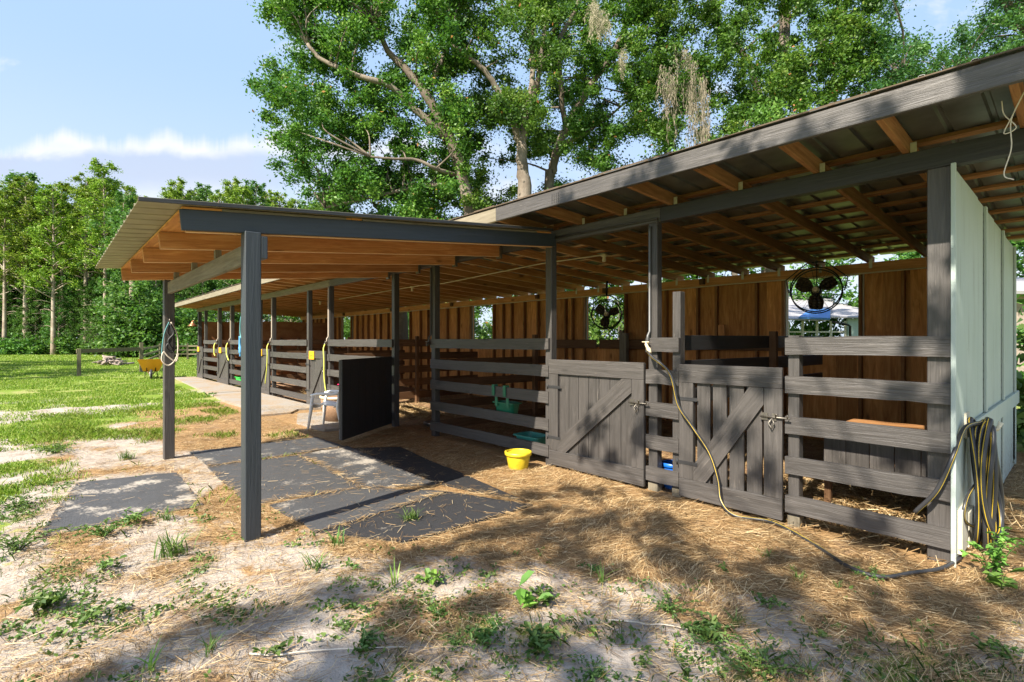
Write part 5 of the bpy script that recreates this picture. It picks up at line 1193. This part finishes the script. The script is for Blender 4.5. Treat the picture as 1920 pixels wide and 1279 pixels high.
# hay heap in the near stall and lit hay in the far one
def hay(cx_, cy_, rx, ry, h, N):
    u = rng.normal(size=(N, 2))*.45; x, y = cx_+u[:, 0]*rx, cy_+u[:, 1]*ry; z = h*np.exp(-(u**2).sum(1)*1.6)*rng.random(N)**.5; th = rng.random(N)*6.28; L = .08+.12*rng.random(N)
    c_ = np.stack([x, y, z], 1); d_ = np.stack([np.cos(th), np.sin(th), rng.normal(0, .22, N)], 1)*L[:, None]; s_ = np.stack([-np.sin(th), np.cos(th), rng.normal(0, .4, N)], 1)*.003
    return np.stack([c_-s_, c_+s_, c_+d_+s_, c_+d_-s_], 1).reshape(-1, 3)
tag(np_mesh('hay', np.concatenate([hay(-1.25, 5.7, .8, .9, .20, 20000), hay(-9.6, 5.6, 1.0, .6, .12, 5000), hay(-13.6, 5.5, 1.0, .6, .25, 3500)]), 4, STRAW), 'loose golden hay bedding on the sunlit stall floors', 'hay', kind='stuff')

def blades(x, y, h, wd, mat_, name, label, lean=.45):
    n_ = len(x); th = rng.random(n_)*6.28; z = gh(x, y)-.004; ln = np.abs(rng.normal(lean, .3, n_))
    b_ = np.stack([x, y, z], 1); s_ = np.stack([-np.sin(th), np.cos(th), np.zeros(n_)], 1)*wd[:, None]; d_ = np.stack([np.cos(th)*ln, np.sin(th)*ln, np.ones(n_)], 1)*h[:, None]
    mid = b_+d_*np.array([.42, .42, .62])
    v = np.stack([b_-s_*.5, b_+s_*.5, mid+s_*.45, b_+d_, mid-s_*.45], 1).reshape(-1, 3)
    return tag(np_mesh(name, v, 5, mat_), label, 'grass', kind='stuff')
# lawn
N = 480000; D_ = 4.8*np.exp(rng.random(N)*math.log(75/4.8)); lat = rng.uniform(-1.03, -.2, N); x = FW.x*D_+RT.x*lat*D_; y = FW.y*D_+RT.y*lat*D_
g_, s_, i_ = masks(x, y); ok = (rng.random(N) < g_*sst(fbm(x, y, 1.6, 3), .30, .55)*1.1) & (y > -6) & ~((y > 3.2) & (x > -24.9)) & (y < 40) & (fbm(x, y, .7, 3) > .33)
x, y, D_ = x[ok], y[ok], D_[ok]; n_ = len(x)
blades(x, y, (.025+.045*rng.random(n_))*np.clip(.7+D_/45, .7, 1.5)*(.6+.8*fbm(x, y, .5, 3)), .004+D_*.0007, LGRASS, 'lawn_grass', 'sunlit green lawn running to the wood')
# patchy grass near the camera and right of the barn
N = 260000; x = rng.uniform(-9.8, 1.5, N); y = rng.uniform(-.5, 10, N); g_, s_, i_ = masks(x, y)
pat = sst(fbm(x+9, y, 2.6, 3), .46, .66); dist = np.hypot(x, y)
ok = inview(x, y) & ~onmat(x, y) & (rng.random(N) < np.clip(g_*1.1-.12, 0, 1)*pat*.75) & ((y < 4.4) | (x > -.45)) & (fbm(x, y, 6, 2) > .36)
x, y = x[ok], y[ok]; n_ = len(x)
blades(x, y, .018+.055*rng.random(n_)**1.6, np.full(n_, .0042), LWEED, 'ground_grass', 'patchy short green grass in the sandy foreground', .8)
N = 60000; x = rng.uniform(-14, -4.6, N); y = rng.uniform(-1.2, 3.0, N)
ok = inview(x, y) & ~onmat(x, y) & (rng.random(N) < sst(fbm(x, y+50, 1.1, 4), .50, .62)*sst(-x, 4.5, 10)*.8)
x, y = x[ok], y[ok]; n_ = len(x)
blades(x, y, .03+.06*rng.random(n_), np.full(n_, .006), LGRASS, 'sand_grass', 'thin green grass creeping over the pale sand left of the canopy', .7)

N = 90000; x = rng.uniform(-7.5, .9, N); y = rng.uniform(-.6, 4.4, N); g_, s_, i_ = masks(x, y)
den = sst(fbm(x*1.3+31, y*1.3, 2.4, 4), .50, .66)*(.25+.9*(1-s_))*sst(-(y-.42*(x+5)), -2.2, -.2)
ok = inview(x, y) & ~onmat(x, y) & (rng.random(N) < den*.30); x, y = x[ok], y[ok]; n_ = len(x)
k_ = 4; x = np.repeat(x, k_)+rng.normal(0, .018, n_*k_); y = np.repeat(y, k_)+rng.normal(0, .018, n_*k_)
tag(leaves('ground_cover', np.stack([x, y, gh(x, y)+.006+.022*rng.random(n_*k_)], 1), .026, LWEED, None, .6, 0, np.repeat(rng.random(n_), k_), .0), 'tiny creeping green plants spread thinly over the sandy foreground', 'ground cover', kind='stuff')
# single weeds
def tuft(name, nb, h, wd, lm, spread=.05):
    e = empty(name, (0, 0, 0), 'x', 'weed', 'g'); V = []
    for k in range(nb):
        th = rng.random()*6.28; ln = .35+.75*rng.random(); hh = h*(.5+.6*rng.random()); b_ = np.array([rng.normal()*spread, rng.normal()*spread, -.006]); u = np.array([math.cos(th), math.sin(th), 0]); s_ = np.array([-u[1], u[0], 0])*wd*(.6+.6*rng.random())
        P = [b_+u*ln*hh*t**1.7+np.array([0, 0, hh*(t-.35*t*t*ln)]) for t in (0, .35, .7, 1.)]; W_ = (.7, 1., .7, .05)
        for i in range(3): V += [P[i]-s_*W_[i]*.5, P[i]+s_*W_[i]*.5, P[i+1]+s_*W_[i+1]*.5, P[i+1]-s_*W_[i+1]*.5]
    nb_ = len(V)//4; rn = np.repeat(rng.random(nb_//3), 3); tag(np_mesh('blades', np.array(V), 4, lm, rn, parent=e), kind='stuff'); return e
def sprig(name, ns, h, leaf, lm, flat=.5, nl=9):
    e = empty(name, (0, 0, 0), 'x', 'weed', 'g'); mb = MB(); V = []; rn = []
    for k in range(ns):
        th = rng.random()*6.28; out = h*(.25+flat*rng.random()); tip = Vector((out*math.cos(th), out*math.sin(th), h*(.45+.6*rng.random())*(1-.5*flat))); P = spline([(0, 0, -.01), tip*.5+Vector((0, 0, .15*h)), tip], 4); mb.tube(P, [.0035*(1-.6*i/8) for i in range(len(P))], 4)
        for j in range(nl):
            p = np.array(P[min(len(P)-1, 2+int(rng.random()*(len(P)-2)))]); a2 = rng.random()*6.28; d_ = np.array([math.cos(a2), math.sin(a2), rng.normal()*.3+.15]); s_ = np.array([-math.sin(a2), math.cos(a2), rng.normal()*.2]); l_ = leaf*(.5+.8*rng.random())
            m1, m2 = p+d_*l_*.35, p+d_*l_*.75; q = p+d_*l_*1.05-np.array([0, 0, l_*.22]); fold = np.array([0, 0, l_*.10])
            V += [p, m1+s_*l_*.26+fold, m2+s_*l_*.22+fold*.6, q, p, q, m2-s_*l_*.22+fold*.6, m1-s_*l_*.26+fold]; r0_ = rng.random(); rn += [r0_, r0_]
    mb.build('stems', LWEED, e); np_mesh('leaves', np.array(V), 4, lm, np.array(rn), parent=e); return e
KW = dict(a=tuft('grass_tuft', 70, .20, .010, LWEED, .045), b=tuft('grass_tuft', 26, .13, .009, LWEED, .025), c=sprig('leafy_weed', 12, .18, .055, LWEED, .8, 10), d=sprig('leafy_weed', 5, .16, .045, LWEED, .5, 7), e=sprig('creeping_weed', 22, .26, .032, LWEED, 1.1, 13), f=sprig('broadleaf_weed', 5, .12, .085, LPALE, .7, 3), g=tuft('grass_blade_weed', 9, .26, .014, LPALE, .015), h=sprig('fern_weed', 9, .30, .035, LPALE, .25, 22))
usedw = set()
def weed(kind, px, py, s_=1., label=None, group=None, cat='weed'):
    src = KW[kind]; o = src if kind not in usedw else copy_tree(src); usedw.add(kind); p = onZ(px, py); o.location = G(p.x, p.y); s_ *= .88*(.72 if kind in 'ec' else 1); o.scale = (s_,)*3; o.rotation_euler.z = random.random()*6.28
    o['label'] = label; o['category'] = cat
    if group: o['group'] = group
    elif 'group' in o: del o['group']
    return o
weed('a', 325, 1040, 1.15, 'large grass tuft in front of the front canopy post, at left')
weed('e', 195, 1005, 1.3, 'spreading weed patch just below the loose half buried mat')
weed('d', 238, 985, 1.3, 'leafy weed at the lower edge of the loose half buried mat')
weed('c', 85, 1140, 1.25, 'bright leafy weed in the sand at the lower left')
weed('d', 155, 1165, 1.0, 'pale leafy weed right of the bright one at lower left')
weed('e', 35, 1030, 1.4, 'spreading green weed at the left edge of the photo')
weed('d', 190, 1072, 1.0, 'small leafy weed in sand below the spreading patch')
weed('b', 310, 975, 1.1, 'thin grass tuft on the corner of the loose mat')
weed('b', 630, 1020, 1.3, 'grass tuft against the ribbed black mat'); weed('a', 770, 975, .8, 'grass tuft on the right edge of the dark mats')
weed('b', 590, 1065, 1.2, 'thin grass tuft on straw below the ribbed mat')
weed('g', 740, 1095, 1.0, 'upright weed with long blades in the middle foreground'); weed('f', 802, 1092, .9, 'round leaved seedling right of the upright blades')
weed('g', 1128, 1088, .8, 'single pale upright blade weed on straw before the gates'); weed('f', 1000, 1135, 1.2, 'pale broad leaved weed in the shaded straw')
weed('c', 1310, 1190, 1.0, 'leafy weed on sand in the right foreground'); weed('e', 1330, 1200, .9, 'creeping weed beside the leafy one in the right foreground')
weed('h', 1860, 1085, 1.35, 'bright feathery weed below the hose coil'); weed('f', 1878, 1105, 1.1, 'broad leaves right of the feathery weed'); weed('d', 1835, 985, .9, 'small leafy weed in shade right of the hose coil')
weed('d', 390, 745, 1.7, 'leafy weed on the edge of the concrete apron'); weed('a', 240, 860, .9, 'low grass tuft left of the far canopy post'); weed('e', 105, 850, 1.5, 'wide patch of low weeds on pale sand at left'); weed('e', 30, 950, 1.3, 'weed patch on sand at the left edge by the loose mat')
weed('e', 1420, 1255, 1.2, 'creeping weed at the bottom of the photo, right of centre'); weed('c', 1010, 1225, 1.1, 'leafy weed in deep shade at the bottom centre'); weed('g', 280, 1262, .8, 'single blade weed at the bottom left')
gw = 'scattered small weeds in sand and straw'
for k in range(46):
    px = random.uniform(0, 1900); py = random.choice([random.uniform(1040, 1275), random.uniform(1120, 1275), random.uniform(800, 1000)])
    q = onZ(px, py)
    if (py < 1030 and px > 300) or bool(onmat(np.array([q.x]), np.array([q.y]))[0]) or (px > 1700 and py < 1080): continue
    weed(random.choice('bbddcbe'), px, py, random.uniform(.45, .95), 'small green weed sprouting from sand or straw', gw)
# dead twigs
for k, (a, b_, lb) in enumerate((((470, 1233), (760, 1215), 'long pale twig lying in the shaded foreground'), ((1150, 1162), (1290, 1180), 'thin dry twig on sand in front of the gates'), ((245, 1140), (275, 1185), 'short dark twig on the white sand'))):
    p, q = onZ(*a), onZ(*b_); mb = MB(); N = 7
    mb.tube(spline([G(p.x+(q.x-p.x)*t+random.gauss(0, .012), p.y+(q.y-p.y)*t+random.gauss(0, .012), .018) for t in np.linspace(0, 1, N)], 3), list(np.linspace(.005, .002, (N-1)*3+1)), 5); tag(mb.build('twig', ROPE if k < 2 else BARK), lb, 'twig')
